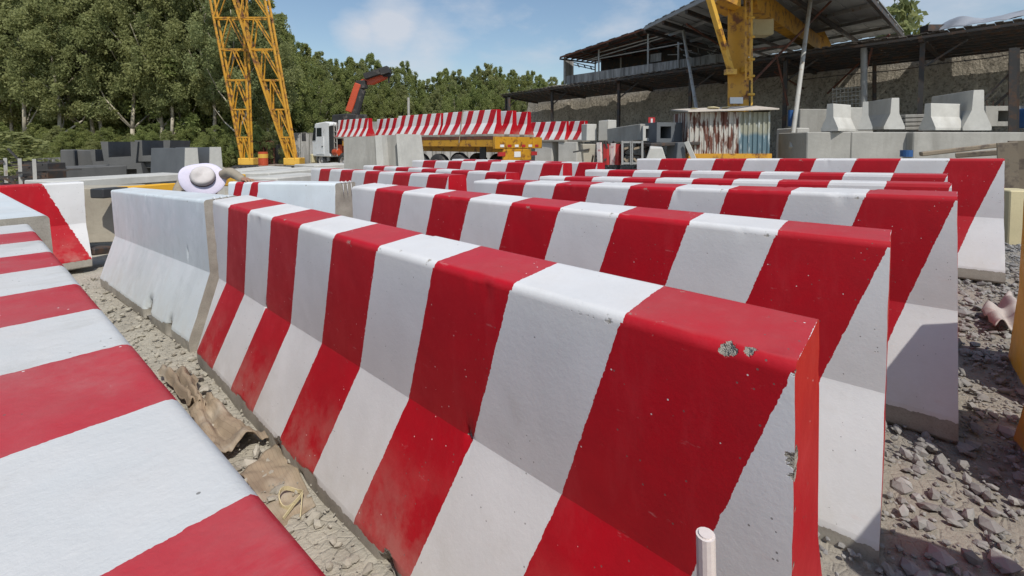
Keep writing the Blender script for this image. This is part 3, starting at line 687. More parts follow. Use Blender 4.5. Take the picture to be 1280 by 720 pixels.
# scrap frames far left
t_ = thing('scrap_frame', 'tangle of dark steel frames heaped at the far left', 'scrap heap', P(20, 220, 9.5)); mb = MB(); rr = random.Random(3)
for k in range(46):
    p = P(rr.uniform(-10, 48), rr.uniform(200, 238), rr.uniform(8.6, 10.5)); d = Vector((rr.uniform(-1, 1), rr.uniform(-1, 1), rr.choice((0, 0, rr.uniform(-1, 1))))).normalized()*rr.uniform(.25, .8)
    p.z = max(p.z, .1); mb.bar(p, p+d, .035)
mb.build('bars', M['darksteel'], t_, True)
for k in range(3):
    p = P(8+k*18, 230, 9.-k*.3); p.z = .1; mb = MB(); mb.bar(p, p+Vector((0, 0, .9)), .05); mb.build('post', M['galv'], t_, True)
# grey U trough block, centre left
c_ = P(430, 200, 11.5); t_ = thing('trough_unit', 'large grey concrete wall unit with ribbed recess standing behind the left row', 'concrete unit', (c_.x, c_.y, gz(c_.x, c_.y)), RZ-.12)
zt = 1.47-c_.z*0-gz(c_.x, c_.y)
mb = MB(); mb.prism([(0, 0, 0), (1.14, 0, 0), (1.06, 0, zt), (0.0, 0, zt-.04)], (0.3, .9, 0)); mb.build('face', M['conc'], t_); t_.scale.x = .80
mb = MB(); mb.prism([(1.14, -.06, 0), (1.40, -.06, 0), (1.27, -.06, zt+.02), (1.06, -.06, zt+.01)], (.3, .95, 0)); mb.build('rib', M['conc_light'], t_)
mb = MB(); mb.prism([(1.40, .14, 0), (1.95, .14, 0), (1.78, .14, zt+.03), (1.27, .14, zt+.02)], (.3, .7, 0)); mb.build('recess', M['conc'], t_)
mb = MB(); mb.prism([(1.86, -.06, 0), (2.06, -.06, 0), (1.82, -.06, zt+.05), (1.74, -.06, zt+.05)], (.3, .95, 0)); mb.build('rib', M['conc_light'], t_)
# low slabs behind the worker
for k, (x0, y0, D0, x1, y1, D1, w, h, m_) in enumerate(((325, 222, 7.0, 392, 216, 8.2, .6, .25, 'conc_light'), (312, 216, 9., 400, 209, 11., .9, .3, 'conc_light'), (285, 213, 11., 350, 208, 12.5, .8, .2, 'conc_light'), (380, 206, 13, 432, 204, 14, 1.2, .16, 'conc_light'), (300, 209, 14, 350, 205, 16, .3, .15, 'wood'))):
    beam('low_slab' if m_ != 'wood' else 'plank', P(x0, y0, D0), P(x1, y1, D1), w, h, M[m_],
         ('nearest low pale slab right of the worker', 'wide pale slab lying behind the nearest low one', 'pale slab lying left of the striped barrel', 'flat pale slab beside the truck wheel', 'long plank on the ground before the lattice legs')[k], 'slab' if m_ != 'wood' else 'plank', bevel=.02, jit=.02)
# barrel, rusty cage, tyre
c_ = P(329, 200, 13.5); t_ = thing('oil_drum', 'red and yellow drum standing below the lattice crane legs', 'drum', (c_.x, c_.y, c_.z-.16)); mb = MB(); mb.tube((0, 0, 0), (0, 0, .40), .13, 18); mb.build('barrel', M['orange'], t_, smooth=False)
mb = MB(); mb.tube((0, 0, .22), (0, 0, .34), .133, 18); mb.build('band', M['yellow_pale'], t_)
c_ = P(330, 203, 27); t_ = thing('rusty_cage', 'rust red steel form box between the lattice crane legs', 'steel form', (c_.x, c_.y, -.05), RZ); 
for k in range(7): mb = MB(); mb.box((-.6+k*.2, 0, .75), (.09, .05, 1.4)); mb.build('slat', M['rustred'], t_)
for z in (.1, 1.45): mb = MB(); mb.box((0, .05, z), (1.4, .06, .1)); mb.build('rail', M['rustred'], t_)
mb = MB(); mb.box((0, .5, .7), (1.3, .8, 1.25)); mb.build('box', M['darksteel'], t_)
bm_t = MB()
c_ = P(307, 211, 12.5)
for k in range(20):
    a = 2*pi*k/20; b_ = 2*pi*(k+1)/20; bm_t.tube(c_+Vector((.26*cos(a), .26*sin(a), 0)), c_+Vector((.26*cos(b_), .26*sin(b_), 0)), .09, 8, cap=False)
o = bm_t.build('old_tyre', M['black'], smooth=True); tag(o, 'old tyre lying on the ground right of the tall wall units', 'tyre')

# ------------------------------------------------------------------ truck and trailer
TG = -.12
tr = thing('flatbed_trailer', 'yellow flatbed trailer loaded with three rows of striped barriers', 'trailer', (-11.2, 10.43, TG))   # local: x backwards is -x, y across
DZ = 1.53-TG
mb = MB(); mb.box((-5.4, 1.25, DZ-.05), (10.8, 2.5, .1)); mb.build('deck', M['rustred'], tr)
for y in (.06, 2.44): mb = MB(); mb.box((-5.4, y, DZ-.23), (10.8, .1, .26)); mb.build('side_rail', M['yellow'], tr, bevel=.01)
for y in (.7, 1.8): mb = MB(); mb.box((-5.4, y, DZ-.36), (10.6, .14, .42)); mb.build('chassis_beam', M['yellow'], tr)
mb = MB(); mb.box((.05, 1.25, DZ-.22), (.12, 2.56, .42)); rear = mb.build('rear_board', M['yellow'], tr, bevel=.01)
for k in range(6): mb = MB(); mb.box((.118, .3+k*.38, DZ-.33), (.012, .19, .09)); mb.build('reflector', M['redpaint' if k % 2 else 'white_metal'], rear)
mb = MB(); mb.box((.06, 1.15, DZ-.66), (.1, 1.5, .42)); mb.build('bumper_panel', M['yellow'], tr, bevel=.02)
mb = MB(); mb.box((.118, 1.1, DZ-.64), (.012, .34, .2)); mb.build('number_plate', M['white_metal'], tr)
for y in (.3, 2.05): mb = MB(); mb.box((.09, y, DZ-.62), (.08, .32, .14)); mb.build('tail_lamp', M['redpaint'], tr)
def wheel(parent, x, y, r=.5, w=.28, z=None):
    z = r if z is None else z; e = MB(); n = 28
    prof = [(r*.55, -w/2), (r*.93, -w/2), (r, -w*.32), (r, w*.32), (r*.93, w/2), (r*.55, w/2)]
    V = [(x+a*cos(2*pi*k/n), y+b_, z+a*sin(2*pi*k/n)) for a, b_ in prof for k in range(n)]
    e.add(V, [(i*n+k, i*n+(k+1) % n, (i+1)*n+(k+1) % n, (i+1)*n+k) for i in range(5) for k in range(n)])
    ty = e.build('tyre', M['black'], parent, smooth=True)
    q = MB(); prof = [(r*.56, -w/2+.0), (r*.5, -w/2+.01), (r*.42, -w/2+.09), (r*.2, -w/2+.10), (r*.18, -w/2+.02), (.001, -w/2+.02)]
    V = [(x+a*cos(2*pi*k/n), y+b_, z+a*sin(2*pi*k/n)) for a, b_ in prof for k in range(n)]
    q.add(V, [(i*n+k, i*n+(k+1) % n, (i+1)*n+(k+1) % n, (i+1)*n+k) for i in range(5) for k in range(n)])
    q.build('rim', M['rim'], ty)
for x in (-2.0, -3.25, -4.5):
    for y in (.2, 2.3): wheel(tr, x, y, .5, .34)
for x in (-2.0, -3.25, -4.5): mb = MB(); mb.tube((x, .3, .5), (x, 2.2, .5), .08, 8); mb.build('axle', M['darksteel'], tr)
mb = MB(); mb.box((-6.4, .5, .62), (1.0, .5, .5)); mb.build('tool_box', M['yellow'], tr, bevel=.02)
mb = MB(); mb.box((-.75, .2, DZ-.62), (.3, .05, .5)); mb.build('mud_flap', M['black'], tr)
# load
mT = barrier_mesh('barrier_load', M['stripe'], 2.95, .295, False, 21, 0)
labs = {(0, 0): 'rear barrier in the near row of the trailer load', (1, 0): 'second barrier in the near row of the trailer load',
        (0, 1): 'rear barrier in the middle row of the trailer load', (1, 1): 'second barrier in the middle row of the trailer load', (2, 1): 'third barrier in the middle row of the trailer load, seen through the gap',
        (0, 2): 'rear barrier in the far row of the trailer load', (1, 2): 'second barrier in the far row of the trailer load', (2, 2): 'third barrier in the far row of the trailer load', (3, 0): 'front barrier of the near row of the trailer load, by the crane truck'}
for (i, j), lb in labs.items():
    put('striped_barrier', mT, -11.25-i*3.1+(.75 if i == 3 else 0), 10.64+j*.82, 0, 1.535, 0, 0, lb, CB, 'striped barriers loaded on the trailer')
mb = MB(); mb.tube((-13.0, 10.40, 1.3), (-13.0, 10.60, 2.52), .02, 6); mb.tube((-13.0, 10.6, 2.52), (-13.0, 12.8, 2.55), .02, 6); o = mb.build('tie_down_strap', M['wood']); tag(o, 'brown strap tied over the trailer load', 'strap')
# tractor with loader crane
tk = thing('crane_truck', 'white truck cab with an orange folding loader crane behind it', 'truck', (-23.4, 10.5, TG-.05))
mb = MB(); w = 2.3
mb.prism([(-2.1, 0, .75), (0, 0, .75), (0, 0, 2.55), (-.5, 0, 2.62), (-1.75, 0, 2.55), (-2.15, 0, 1.6)], (0, w, 0)); mb.build('cab', M['white_metal'], tk, bevel=.05)
mb = MB(); mb.prism([(-1.55, -.02, 1.6), (-.95, -.02, 1.5), (-.95, -.02, 2.3), (-1.5, -.02, 2.3)], (0, .03, 0)); mb.build('side_window', M['glass'], tk)
mb = MB(); mb.prism([(-2.07, -.02, 1.62), (-1.68, -.02, 1.62), (-1.62, -.02, 2.3), (-1.82, -.02, 2.35)], (0, .03, 0)); mb.build('quarter_window', M['glass'], tk)
mb = MB(); mb.box((-1.15, -.012, 1.35), (.9, .02, .95)); d_ = mb.build('door', M['white_metal'], tk, bevel=.005); mb = MB(); mb.box((-.85, -.03, 1.3), (.14, .03, .04)); mb.build('handle', M['black'], d_)
mb = MB(); mb.box((.1, .25, 1.65), (.5, .5, 1.5)); mb.build('air_filter', M['black'], tk, bevel=.04)
mb = MB(); mb.box((-.6, 1.1, .62), (3.4, .9, .3)); mb.build('chassis', M['darksteel'], tk)
mb = MB(); mb.box((-2.2, 1.15, .62), (.25, 2.4, .5)); mb.build('bumper', M['strap'], tk, bevel=.04)
mb = MB(); mb.bar((-2.15, -.15, 2.0), (-2.35, -.35, 2.1), .03); mb.box((-2.35, -.35, 1.8), (.08, .2, .45)); mb.build('mirror', M['black'], tk)
mb = MB()
for a in range(9):
    t0_ = pi*a/8; t1_ = pi*(a+1)/8; 
    if a < 8: mb.bar((-1.2+.62*cos(t0_), .16, .5+.62*sin(t0_)), (-1.2+.62*cos(t1_), .16, .5+.62*sin(t1_)), .36, .05, up=(0, 1, 0))
mb.build('mud_guard', M['steelgrey'], tk)
wheel(tk, -1.2, .2, .5, .3); wheel(tk, -1.2, 2.1, .5, .3); wheel(tk, 1.3, .25, .5, .5); wheel(tk, 1.3, 2.05, .5, .5)
mb = MB()
for k in range(6): mb.bar((.5, -.02, .95+k*.28), (.78, -.02, .95+k*.28), .03)
mb.bar((.5, -.02, .8), (.5, -.02, 2.5), .035); mb.bar((.78, -.02, .8), (.78, -.02, 2.5), .035); mb.build('ladder', M['galv'], tk)
mb = MB(); mb.box((.55, .9, 1.15), (.75, 1.5, .5)); mb.tube((.3, .1, 1.0), (.8, .1, 1.0), .2, 10); mb.build('crane_base', M['orange'], tk, bevel=.03)
mb = MB(); mb.box((.2, 1.0, 2.65), (1.6, 1.2, .7)); mb.build('hydraulic_tank', M['black'], tk, bevel=.05)
CD = 24.4
q0, q1, q2, q3, q4 = P(444, 160, CD), P(438, 139, CD), P(439, 120, CD), P(449, 104, CD), P(486, 90, CD)
mb = MB(); mb.chain([P(447, 166, CD), P(444, 138, CD)], [.3, .22], 8); mb.build('crane_column', M['darksteel'], tk, True)
mb = MB(); mb.bar(P(437, 140, CD), P(449, 105, CD), .40, .36); mb.build('main_boom', M['orange'], tk, True, bevel=.03)
mb = MB(); mb.tube(P(445, 142, CD-.05), P(453, 112, CD-.05), .19, 10); mb.tube(P(451, 112, CD), P(456, 104, CD), .15, 10); mb.build('lift_cylinder', M['black'], tk, True)
mb = MB(); mb.box(P(452, 106, CD), (.55, .35, .42), .5); mb.build('knuckle', M['black'], tk, True, bevel=.04)
mb = MB(); mb.prism([P(449, 106, CD), P(451, 99, CD), P(468, 95, CD), P(482, 91, CD), P(478, 99, CD), P(462, 106, CD)], (.12, .22, 0)); mb.build('outer_boom', M['orange'], tk, True, bevel=.02)
mb = MB(); mb.bar(P(456, 96, CD-.1), P(486, 86, CD-.1), .36, .3); mb.bar(P(476, 91, CD-.15), P(487, 88, CD-.15), .35, .3); mb.build('extension_boom', M['black'], tk, True, bevel=.02)
mb = MB(); mb.box(P(484, 91, CD), (.35, .3, .42), .5); mb.tube(P(486, 93, CD), P(486, 104, CD), .05, 8); mb.build('boom_head', M['black'], tk, True, bevel=.04)
mb = MB(); mb.chain([P(438, 142, CD-.1), P(436, 150, CD-.1), P(440, 158, CD-.1)], .04, 6); mb.build('hose', M['orange'], tk, True)
# second load: barrier on concrete supports right of the trailer
for k, (x, y, lb) in enumerate(((-9.35, 12.9, 'striped barrier resting on grey blocks right of the trailer'), )):
    e = P(708, 177, 21.5)
    put('striped_barrier', mT, e.x, e.y, 0.05, e.z, 0, 0, lb, CB, GB)
    e2 = P(731, 177, 21.0); put('striped_barrier', mT, e2.x, e2.y, -.1, e2.z, 0, 0, 'striped barrier with a white end beside the one on grey blocks', CB, GB)
for k, (px, D) in enumerate(((684, 22.5), (714, 21.6))):
    c_ = P(px, 186, D); zt_ = P(px, 177.5, D).z; g_ = gz(c_.x, c_.y); mb = MB(); mb.box((0, 0, (zt_-g_)/2), (1.0, .7, zt_-g_)); o = mb.build('support_block', M['conc_light'], bevel=.02, jit=.02); o.location = (c_.x, c_.y, g_); o.rotation_euler = (0, 0, .1)
    tag(o, ('left grey block carrying a striped barrier', 'right grey block carrying a striped barrier')[k], 'concrete block')

# ------------------------------------------------------------------ lattice crane legs at left
def lattice(px_l, px_r, D, dep, label, n=7, shift=0):
    (xl0, yl0, xl1, yl1), (xr0, yr0, xr1, yr1) = px_l, px_r
    top, bot = -60, 201
    def xl(y): return xl0+(xl1-xl0)*(y-yl0)/(yl1-yl0)
    def xr(y): return xr0+(xr1-xr0)*(y-yr0)/(yr1-yr0)
    t_ = thing('lattice_leg', label, 'crane leg', P(xl(bot), bot+4, D), group=None)
    ys_ = [bot-(bot-top)*(k/(n))**1.12 for k in range(n+1)]
    back = Vector((sin(YAW), cos(YAW), 0))
    for dz in (0, 1):
        for fx in (xl, xr):
            wdt = [dep*(.45+.55*((bot-y)/(bot-top))) for y in (bot, top)]
            mb = MB(); mb.bar(P(fx(bot), bot, D)+back*dz*wdt[0], P(fx(top), top, D)+back*dz*wdt[1], .085, .085); mb.build('chord', M['yellow'], t_, True)
    for k in range(n):
        y0, y1_ = ys_[k], ys_[k+1]
        for dz in (0, 1):
            w0 = dep*(.45+.55*((bot-y0)/(bot-top)))*dz; w1_ = dep*(.45+.55*((bot-y1_)/(bot-top)))*dz
            mb = MB(); mb.bar(P(xl(y1_), y1_, D)+back*w1_, P(xr(y1_), y1_, D)+back*w1_, .06, .06); mb.build('rung', M['yellow'], t_, True)
            a, c_ = (xl, xr) if (k+dz) % 2 else (xr, xl)
            mb = MB(); mb.bar(P(a(y0), y0, D)+back*w0, P((xl(y1_)+xr(y1_))/2, y1_, D)+back*w1_, .05, .05); mb.build('brace', M['yellow'], t_, True)
            mb = MB(); mb.bar(P(c_(y0), y0, D)+back*w0, P((xl(y1_)+xr(y1_))/2, y1_, D)+back*w1_, .045, .045); mb.build('brace', M['yellow'], t_, True)
        wd = dep*(.45+.55*((bot-y1_)/(bot-top)))
        for fx in (xl, xr): mb = MB(); mb.bar(P(fx(y1_), y1_, D), P(fx(y1_), y1_, D)+back*wd, .08); mb.build('cross_tie', M['yellow'], t_, True)
    c_ = P((xl(bot)+xr(bot))/2, bot+1, D)+back*.25; mb = MB(); mb.box(c_, (.75, .6, .35), RZ); f_ = mb.build('foot', M['yellow_pale'], t_, True, bevel=.03)
    mb = MB(); mb.box(c_+Vector((0, 0, -.42)), (1.5, 1., .3), RZ); mb.build('skid', M['darksteel'], t_, True)
lattice((262.5, 0, 298, 180), (303, 0, 311.5, 180), 22.5, .4, 'left yellow lattice leg of the gantry, narrow foot on the yard')
lattice((292, 0, 353, 180), (331, 0, 365, 180), 21.5, .4, 'right yellow lattice leg of the gantry, brighter and nearer the truck')
mb = MB(); a, b2 = P(255, -78, 25), P(345, -80, 23); mb.bar(P(140, -95, 29.5), P(420, -95, 21.5), .8, .8)
o = mb.build('gantry_girder', M['yellow']); tag(o, 'yellow girder carried by the two lattice legs above the picture', 'girder')
# ------------------------------------------------------------------ gantry portal, right of centre
GD = 12.6
gb = P(926, 190, GD); gt = thing('portal_crane', 'yellow box section portal crane frame with ladder and hanging hoist', 'crane', (gb.x, gb.y, gz(gb.x, gb.y)))
back = Vector((sin(YAW), cos(YAW), 0)); right = Vector((cos(YAW), -sin(YAW), 0))
def cbox(mb, px0, px1, py0, py1, D, dep):
    a = P(px0, py0, D); b_ = P(px1, py0, D); c_ = P(px1, py1, D); d = P(px0, py1, D); px_ = 642 if (px0+px1)/2 < 0 else (px0+px1)/2; ry = P(px_, 181, D+dep)-P(px_, 181, D); return mb.prism([a, b_, c_, d], ry)
mb = MB(); cbox(mb, 909.5, 936, 8, 215, GD, .55); mb.build('column', M['yellow'], gt, True)
mb = MB(); cbox(mb, 938.5, 941, -10, 215, GD-.05, .5); mb.build('flange', M['yellow_pale'], gt, True)
mb = MB(); cbox(mb, 931, 933.5, -30, 100, GD-.32, .05); cbox(mb, 936.5, 938.6, -30, 100, GD-.32, .05); mb.build('ladder_rail', M['yellow'], gt, True)
for k in range(11): mb = MB(); mb.bar(P(933, 2+k*9.5, GD-.3), P(937.5, 2+k*9.5, GD-.3), .03); mb.build('ladder_rung', M['yellow'], gt, True)
for k, y in enumerate((22, 46, 74, 95, 118, 135)): mb = MB(); mb.tube(P(935, y, GD-.08), P(943+(3 if k == 5 else 0), y, GD-.08), .035, 8); mb.build('step_peg', M['yellow_pale' if k < 5 else 'white_metal'], gt, True)
mb = MB(); mb.bar(P(884, -12, GD-.6), P(913.5, 88, GD-.1), .13); mb.build('brace', M['yellow_pale'], gt, True)
mb = MB(); mb.bar(P(899, 36, GD-.42), P(907, 62, GD-.28), .10); mb.build('brace_plate', M['yellow'], gt, True)
mb = MB(); mb.box(P(913, 90, GD-.12), (.28, .16, .14), RZ); mb.box(P(932, 87, GD-.12), (.2, .16, .14), RZ); mb.build('bracket', M['yellow_pale'], gt, True)
# fins at the head
mb = MB(); mb.prism([P(902, -3, GD-.4), P(926, 9, GD-.4), P(926, -20, GD-.4), P(902, -20, GD-.4)], back*.9); hd = mb.build('head_box', M['yellow'], gt, True)
for k in range(5): mb = MB(); mb.bar(P(909+k*4.4, -12, GD-.44), P(913+k*4.0, 7, GD-.44), .05, .1); mb.build('fin', M['yellow_pale'], hd, True)
# sign plate with a blue mark
mb = MB(); cbox(mb, 912.5, 928.8, 121.5, 129.5, GD-.012, .01); sg = mb.build('sign_plate', M['white_metal'], gt, True)
mb = MB(); mb.prism([P(914, 128, GD-.016), P(919.5, 128, GD-.016), P(919.5, 123, GD-.016), P(914, 125.2, GD-.016)], back*.003); mb.build('blue_mark', M['plastic_b'], sg, True)
mb = MB(); cbox(mb, 921, 926, 124.6, 126.4, GD-.016, .003); mb.build('print_line', M['steelgrey'], sg, True)
# overhead beam going back to the far column
mb = MB(); pts = [P(938, -2, GD+.1), P(1021, 57, GD+7)]
for a, b_ in zip(pts, pts[1:]): mb.bar(a, b_, .35, .6)
mb.build('overhead_beam', M['yellow'], gt, True)
mb = MB(); mb.bar(P(1017, 40, 19.6), P(1028, 62, 19.8), .5, .5); mb.build('beam_elbow', M['yellow'], gt, True)
mb = MB(); cbox(mb, 1016.5, 1034.5, 58, 205, 19.6, .6); mb.build('far_column', M['yellow'], gt, True)
for px in (1020, 1032): mb = MB(); mb.box(P(px, 78, 19.4), (.2, .1, .12), RZ); mb.build('lamp_box', M['white_metal'], gt, True)
mb = MB(); mb.box(P(948, 35, 14), (.7, .5, .5), RZ); mb.tube(P(942, 34, 13.9), P(938, 34, 13.9), .2, 10); ho = mb.build('hoist', M['strap'], gt, True, bevel=.04)
mb = MB(); mb.box(P(956, 25, 14.2), (.5, .4, .9), RZ); mb.build('motor', M['darksteel'], ho, True)
mb = MB(); mb.tube(P(945, 40, 14), P(945, 84, 14), .03, 6); mb.tube(P(958.5, 36, 14), P(958.5, 88, 14), .03, 6); mb.build('chain', M['darksteel'], ho, True)
# hut on a yellow base: corrugated panels are separate sheets
hl_, hr_ = P(859, 192, 11.3), P(975, 193, 11.6); dv = (hr_-hl_); Lh = 2.05; rzh = RZ+.02
hut = thing('sheet_metal_hut', 'small corrugated hut, rust streaked at left and teal at right, under a pale roof', 'hut', (hl_.x, hl_.y, gz(hl_.x, hl_.y)), rzh)
z0 = hl_.z-hut.location.z; hh = 1.02
for k in range(17):
    x0 = k*Lh/17; mb = MB(); w = Lh/17
    prof = [(0, 0), (.28*w, 0), (.4*w, -.03), (.78*w, -.03), (.9*w, 0), (w, 0)]
    V = [(x0+a, b_, z0+zz*hh) for zz in (0, 1) for a, b_ in prof]+[(x0+a, b_+.012, z0+zz*hh) for zz in (0, 1) for a, b_ in prof]
    n6 = 6; F = [(i, i+1, n6+i+1, n6+i) for i in range(5)]+[(12+i, 12+n6+i, 12+n6+i+1, 12+i+1) for i in range(5)]
    mb.add(V, F); o = mb.build('wall_sheet', M['sheet'], hut)
mb = MB(); 
for k in range(4):
    mb.prism([(Lh, k*.24, z0), (Lh, k*.24+.1, z0), (Lh+.03, k*.24+.14, z0), (Lh+.03, k*.24+.2, z0), (Lh, k*.24+.24, z0), (Lh-.02, k*.24+.24, z0), (Lh-.02, k*.24, z0)], (0, 0, hh+.08))
mb.build('side_wall', M['conc_light'] if False else M['sheet'], hut)
mb = MB(); mb.prism([(0, .98, z0), (Lh, .98, z0), (Lh, .98, z0+hh), (0, .98, z0+hh)], (0, .02, 0)); mb.prism([(0, 0.02, z0), (0, .98, z0), (0, .98, z0+hh), (0, .02, z0+hh)], (.02, 0, 0)); mb.build('back_wall', M['sheet'], hut)
mb = MB(); mb.prism([(-.12, -.28, z0+hh-.03), (Lh+.08, -.22, z0+hh+.05), (Lh+.16, 1.05, z0+hh+.20), (-.06, 1.05, z0+hh+.12)], (0, 0, .035)); mb.build('roof', M['paleroof'], hut, jit=.03)
mb = MB(); mb.box((Lh/2, .4, z0-.1), (Lh, 1., .2)); mb.build('base_beam', M['yellow'], hut)
mb = MB(); mb.box((Lh/2, .5, (z0-.2)/2), (Lh-.1, .9, z0-.2)); mb.build('pedestal', M['rustred'], hut)
for k, (x, y, r) in enumerate(((.75, .3, .17), (.35, .5, .08), (1.02, .2, .1))):
    mb = MB(); rock_geo(mb, (0, 0, 0), r, 50+k, .4); me_o = mb.build('sand_bag', M['strap'], smooth=True); me_o.location = hut.matrix_basis @ Vector((x, y, z0+hh+.12)); me_o.scale = (1.4, 1, .5)
    tag(me_o, ('largest pale sack lying on the hut roof', 'small pale lump at the left of the hut roof', 'pale lump beside the sack on the hut roof')[k], 'sack')

# ------------------------------------------------------------------ right: jersey blocks on plinths
def plinth(px0, px1, py, D, dep, label, mat='conc', rz=0.):
    a, b_ = P(px0, py, D), P(px1, py, D); c_ = (a+b_)/2; gl = gz(c_.x, c_.y)
    mb = MB(); w = (b_-a).length; mb.box((0, dep/2, (a.z-gl)/2), (w, dep, a.z-gl)); o = mb.build('plinth_block', M[mat], bevel=.02, jit=.015)
    o.location = (c_.x, c_.y, gl); o.rotation_euler = (0, 0, RZ+rz); return tag(o, label, 'concrete block')
plinth(1009, 1064, 165, 10.8, 1.2, 'left half of the grey plinth under the bare jersey blocks')
plinth(1064.6, 1138, 165, 10.8, 1.2, 'right half of the grey plinth, pale right edge')
plinth(1142, 1330, 165, 10.6, 1.3, 'long grey plinth at right under the largest bare jersey block')
plinth(996, 1012, 160, 12.6, 1.0, 'pale block behind the left end of the plinths', 'conc_light')
plinth(1000, 1035, 136, 14.8, .6, 'stained slab propped behind the left jersey block', 'conc')
plinth(1052, 1093, 134, 14.2, .6, 'flaking whitewashed wall piece behind the narrow jersey block', 'conc_light')
def jersey(px, pyb, D, h, L, rz, label, mat='conc_light', w=1.):
    k = h/H; me = barrier_mesh('bare_jersey', M['stripe'], L, .3, False, 31, 0, (), False, False, w*k, k, barefoot=True)
    me.materials.clear(); me.materials.append(M[mat]); e = P(px, pyb, D)
    o = bpy.data.objects.new('bare_jersey_block', me); col.objects.link(o); o.location = e; o.rotation_euler = (0, 0, rz)
    return tag(o, label, 'concrete block', 'unpainted jersey blocks on the plinths')
# axis pointing away from the end that faces the yard: local -x runs backwards
away = math.atan2(-back.y, -back.x)
jersey(1031, 164, 10.9, .64, .8, away-1.05, 'leftmost bare jersey block with a bright right flank')
jersey(1074.5, 162, 11.0, .66, .35, away-.63, 'narrow bare jersey block between two larger ones', 'conc_light', .75)
jersey(1112, 161.5, 11.1, .75, 1.2, away-.20, 'bare jersey block third from left, its flank in shade')
jersey(1153, 163, 11.1, .64, .9, away-1.35, 'bare jersey block with a dark end and a dazzling white flank')
jersey(1215, 163, 10.9, .95, 1.6, away-.25, 'largest bare jersey block at the right on the long plinth')
mb = MB(); a = P(1246, 158, 12.2)
for s_ in ((-.42, 0), (.42, 0)): mb.box((s_[0], 0, .26), (.36, .5, .52))
mb.box((0, 0, .06), (.5, .5, .12)); mb.box((0, 0, .46), (.5, .5, .12)); mb.box((0, .22, .26), (.5, .04, .3)); o = mb.build('hollow_block', M['conc']); o.location = a; o.rotation_euler = (0, 0, RZ)
tag(o, 'grey hollow block with a square opening and bent bars on top', 'concrete block')
mb = MB()
for k in range(9): p = a+right*(-.55+k*.14)+Vector((0, 0, .52)); mb.tube(p, p+Vector((random.uniform(-.05, .05), 0, random.uniform(.06, .16))), .008, 5)
rb = mb.build('rebar', M['rustred']); rb.parent = o; rb.matrix_parent_inverse = (Matrix.Translation(o.location) @ Matrix.Rotation(RZ, 4, 'Z')).inverted()
mb = MB(); mb.box((0, 0, 0), (.6, .4, .5)); o = mb.build('blue_crate', M['plastic_b'], bevel=.02); o.location = P(1289, 148, 11.9); o.rotation_euler = (0, 0, RZ); tag(o, 'blue plastic crate at the right picture edge', 'crate')
for k in range(4):
    beam('stacked_slab', P(1122, 144+k*5, 12.2), P(1147, 143.5+k*5, 12.2), .5, .085, M['conc'], ('topmost', 'second', 'third', 'lowest')[k]+' thin grey slab of the pile between the jersey blocks', 'slab', 'pile of thin slabs')
# steel bars mat
t_ = thing('steel_mesh_mat', 'square steel mesh mat standing behind the jersey blocks', 'steel mesh', P(1058, 130, 15.5))
for k in range(8): mb = MB(); mb.bar(P(1041+k*4.8, 110-k*.35, 15.5), P(1041+k*4.8, 134, 15.5), .025); mb.build('bar', M['galv'], t_, True)
for k in range(5): mb = MB(); mb.bar(P(1040, 112+k*5, 15.47), P(1076, 109+k*5, 15.47), .025); mb.build('bar', M['galv'], t_, True)
# timber at the right edge
for k, (x0, y0, x1, y1, D, w, h, lb) in enumerate(((1262, 235, 1259, 178, 6.3, .10, .2, 'left squared timber post behind the rear right barrier'), (1272, 238, 1273, 176, 6.5, .15, .2, 'thicker squared timber post at the right edge'), (1284, 240, 1283, 182, 6.6, .14, .2, 'timber post cut off by the right picture edge'))):
    mb = MB(); mb.bar(P(x0, y0+45, D), P(x1, y1, D), w, h); o = mb.build('timber_post', M['wood'], jit=.01); tag(o, lb, 'timber post')
beam('timber_log', P(1150, 190, 7.6), P(1252, 178, 7.2), .14, .07, M['wood'], 'long grey plank sloping up to the timber posts', 'plank')
beam('timber_log', P(1195, 191, 7.3), P(1256, 187, 6.9), .2, .08, M['wood'], 'short plank under the long sloping grey one', 'plank')
mb = MB(); mb.box((0, 0, 0), (.30, .35, .75)); o = mb.build('cracked_stump', M['strap'], jit=.02, bevel=.01); q = P(1266, 260, 4.9); o.location = (q.x, q.y, .42); o.rotation_euler = (0, 0, .5); tag(o, 'pale cracked timber block behind the yellow barrier', 'timber block')
mb = MB(); mb.tube((0, 0, -.1), (0, 0, .04), .11, 14); o = mb.build('blue_tub', M['plastic_b']); o.location = P(1133, 190, 9.8); tag(o, 'blue tub between the two plinths', 'tub')
mb = MB(); mb.tube((0, 0, 0), (0, 0, .42), .07, 12); o = mb.build('blue_bottle', M['plastic_b']); o.location = P(988, 158, 12.0); tag(o, 'blue canister hanging beside the hut', 'canister')

# ------------------------------------------------------------------ middle: moulds and culverts
def cblock(name, px0, px1, py0, py1, D, dep, mat, label, cat='concrete block', rz=0., bevel=.012, tap=0., jit=.012, group=None):
    a, b_ = P(px0, py1, D), P(px1, py1, D); c_ = (a+b_)/2; w = (b_-a).length; h = (py1-py0)/FPX*D
    mb = MB(); mb.prism([(-w/2, 0, 0), (w/2, 0, 0), (w/2-tap, 0, h), (-w/2+tap, 0, h)], (0, dep, 0)); o = mb.build(name, M[mat], bevel=bevel, jit=jit)
    o.location = c_; o.rotation_euler = (0, 0, RZ+rz); return tag(o, label, cat, group)
cblock('bare_block', 733, 746, 155, 176, 14.0, .5, 'conc_light', 'pale concrete cube right of the barrier with a white end', rz=.2)
cblock('bare_block', 748, 759, 151, 176, 13.8, .6, 'conc', 'grey upright block with broken top, before the canopy posts', rz=-.3)
cblock('bare_block', 759, 771, 150, 175, 13.9, .5, 'conc_light', 'white upright block touching the grey broken one', rz=.3)
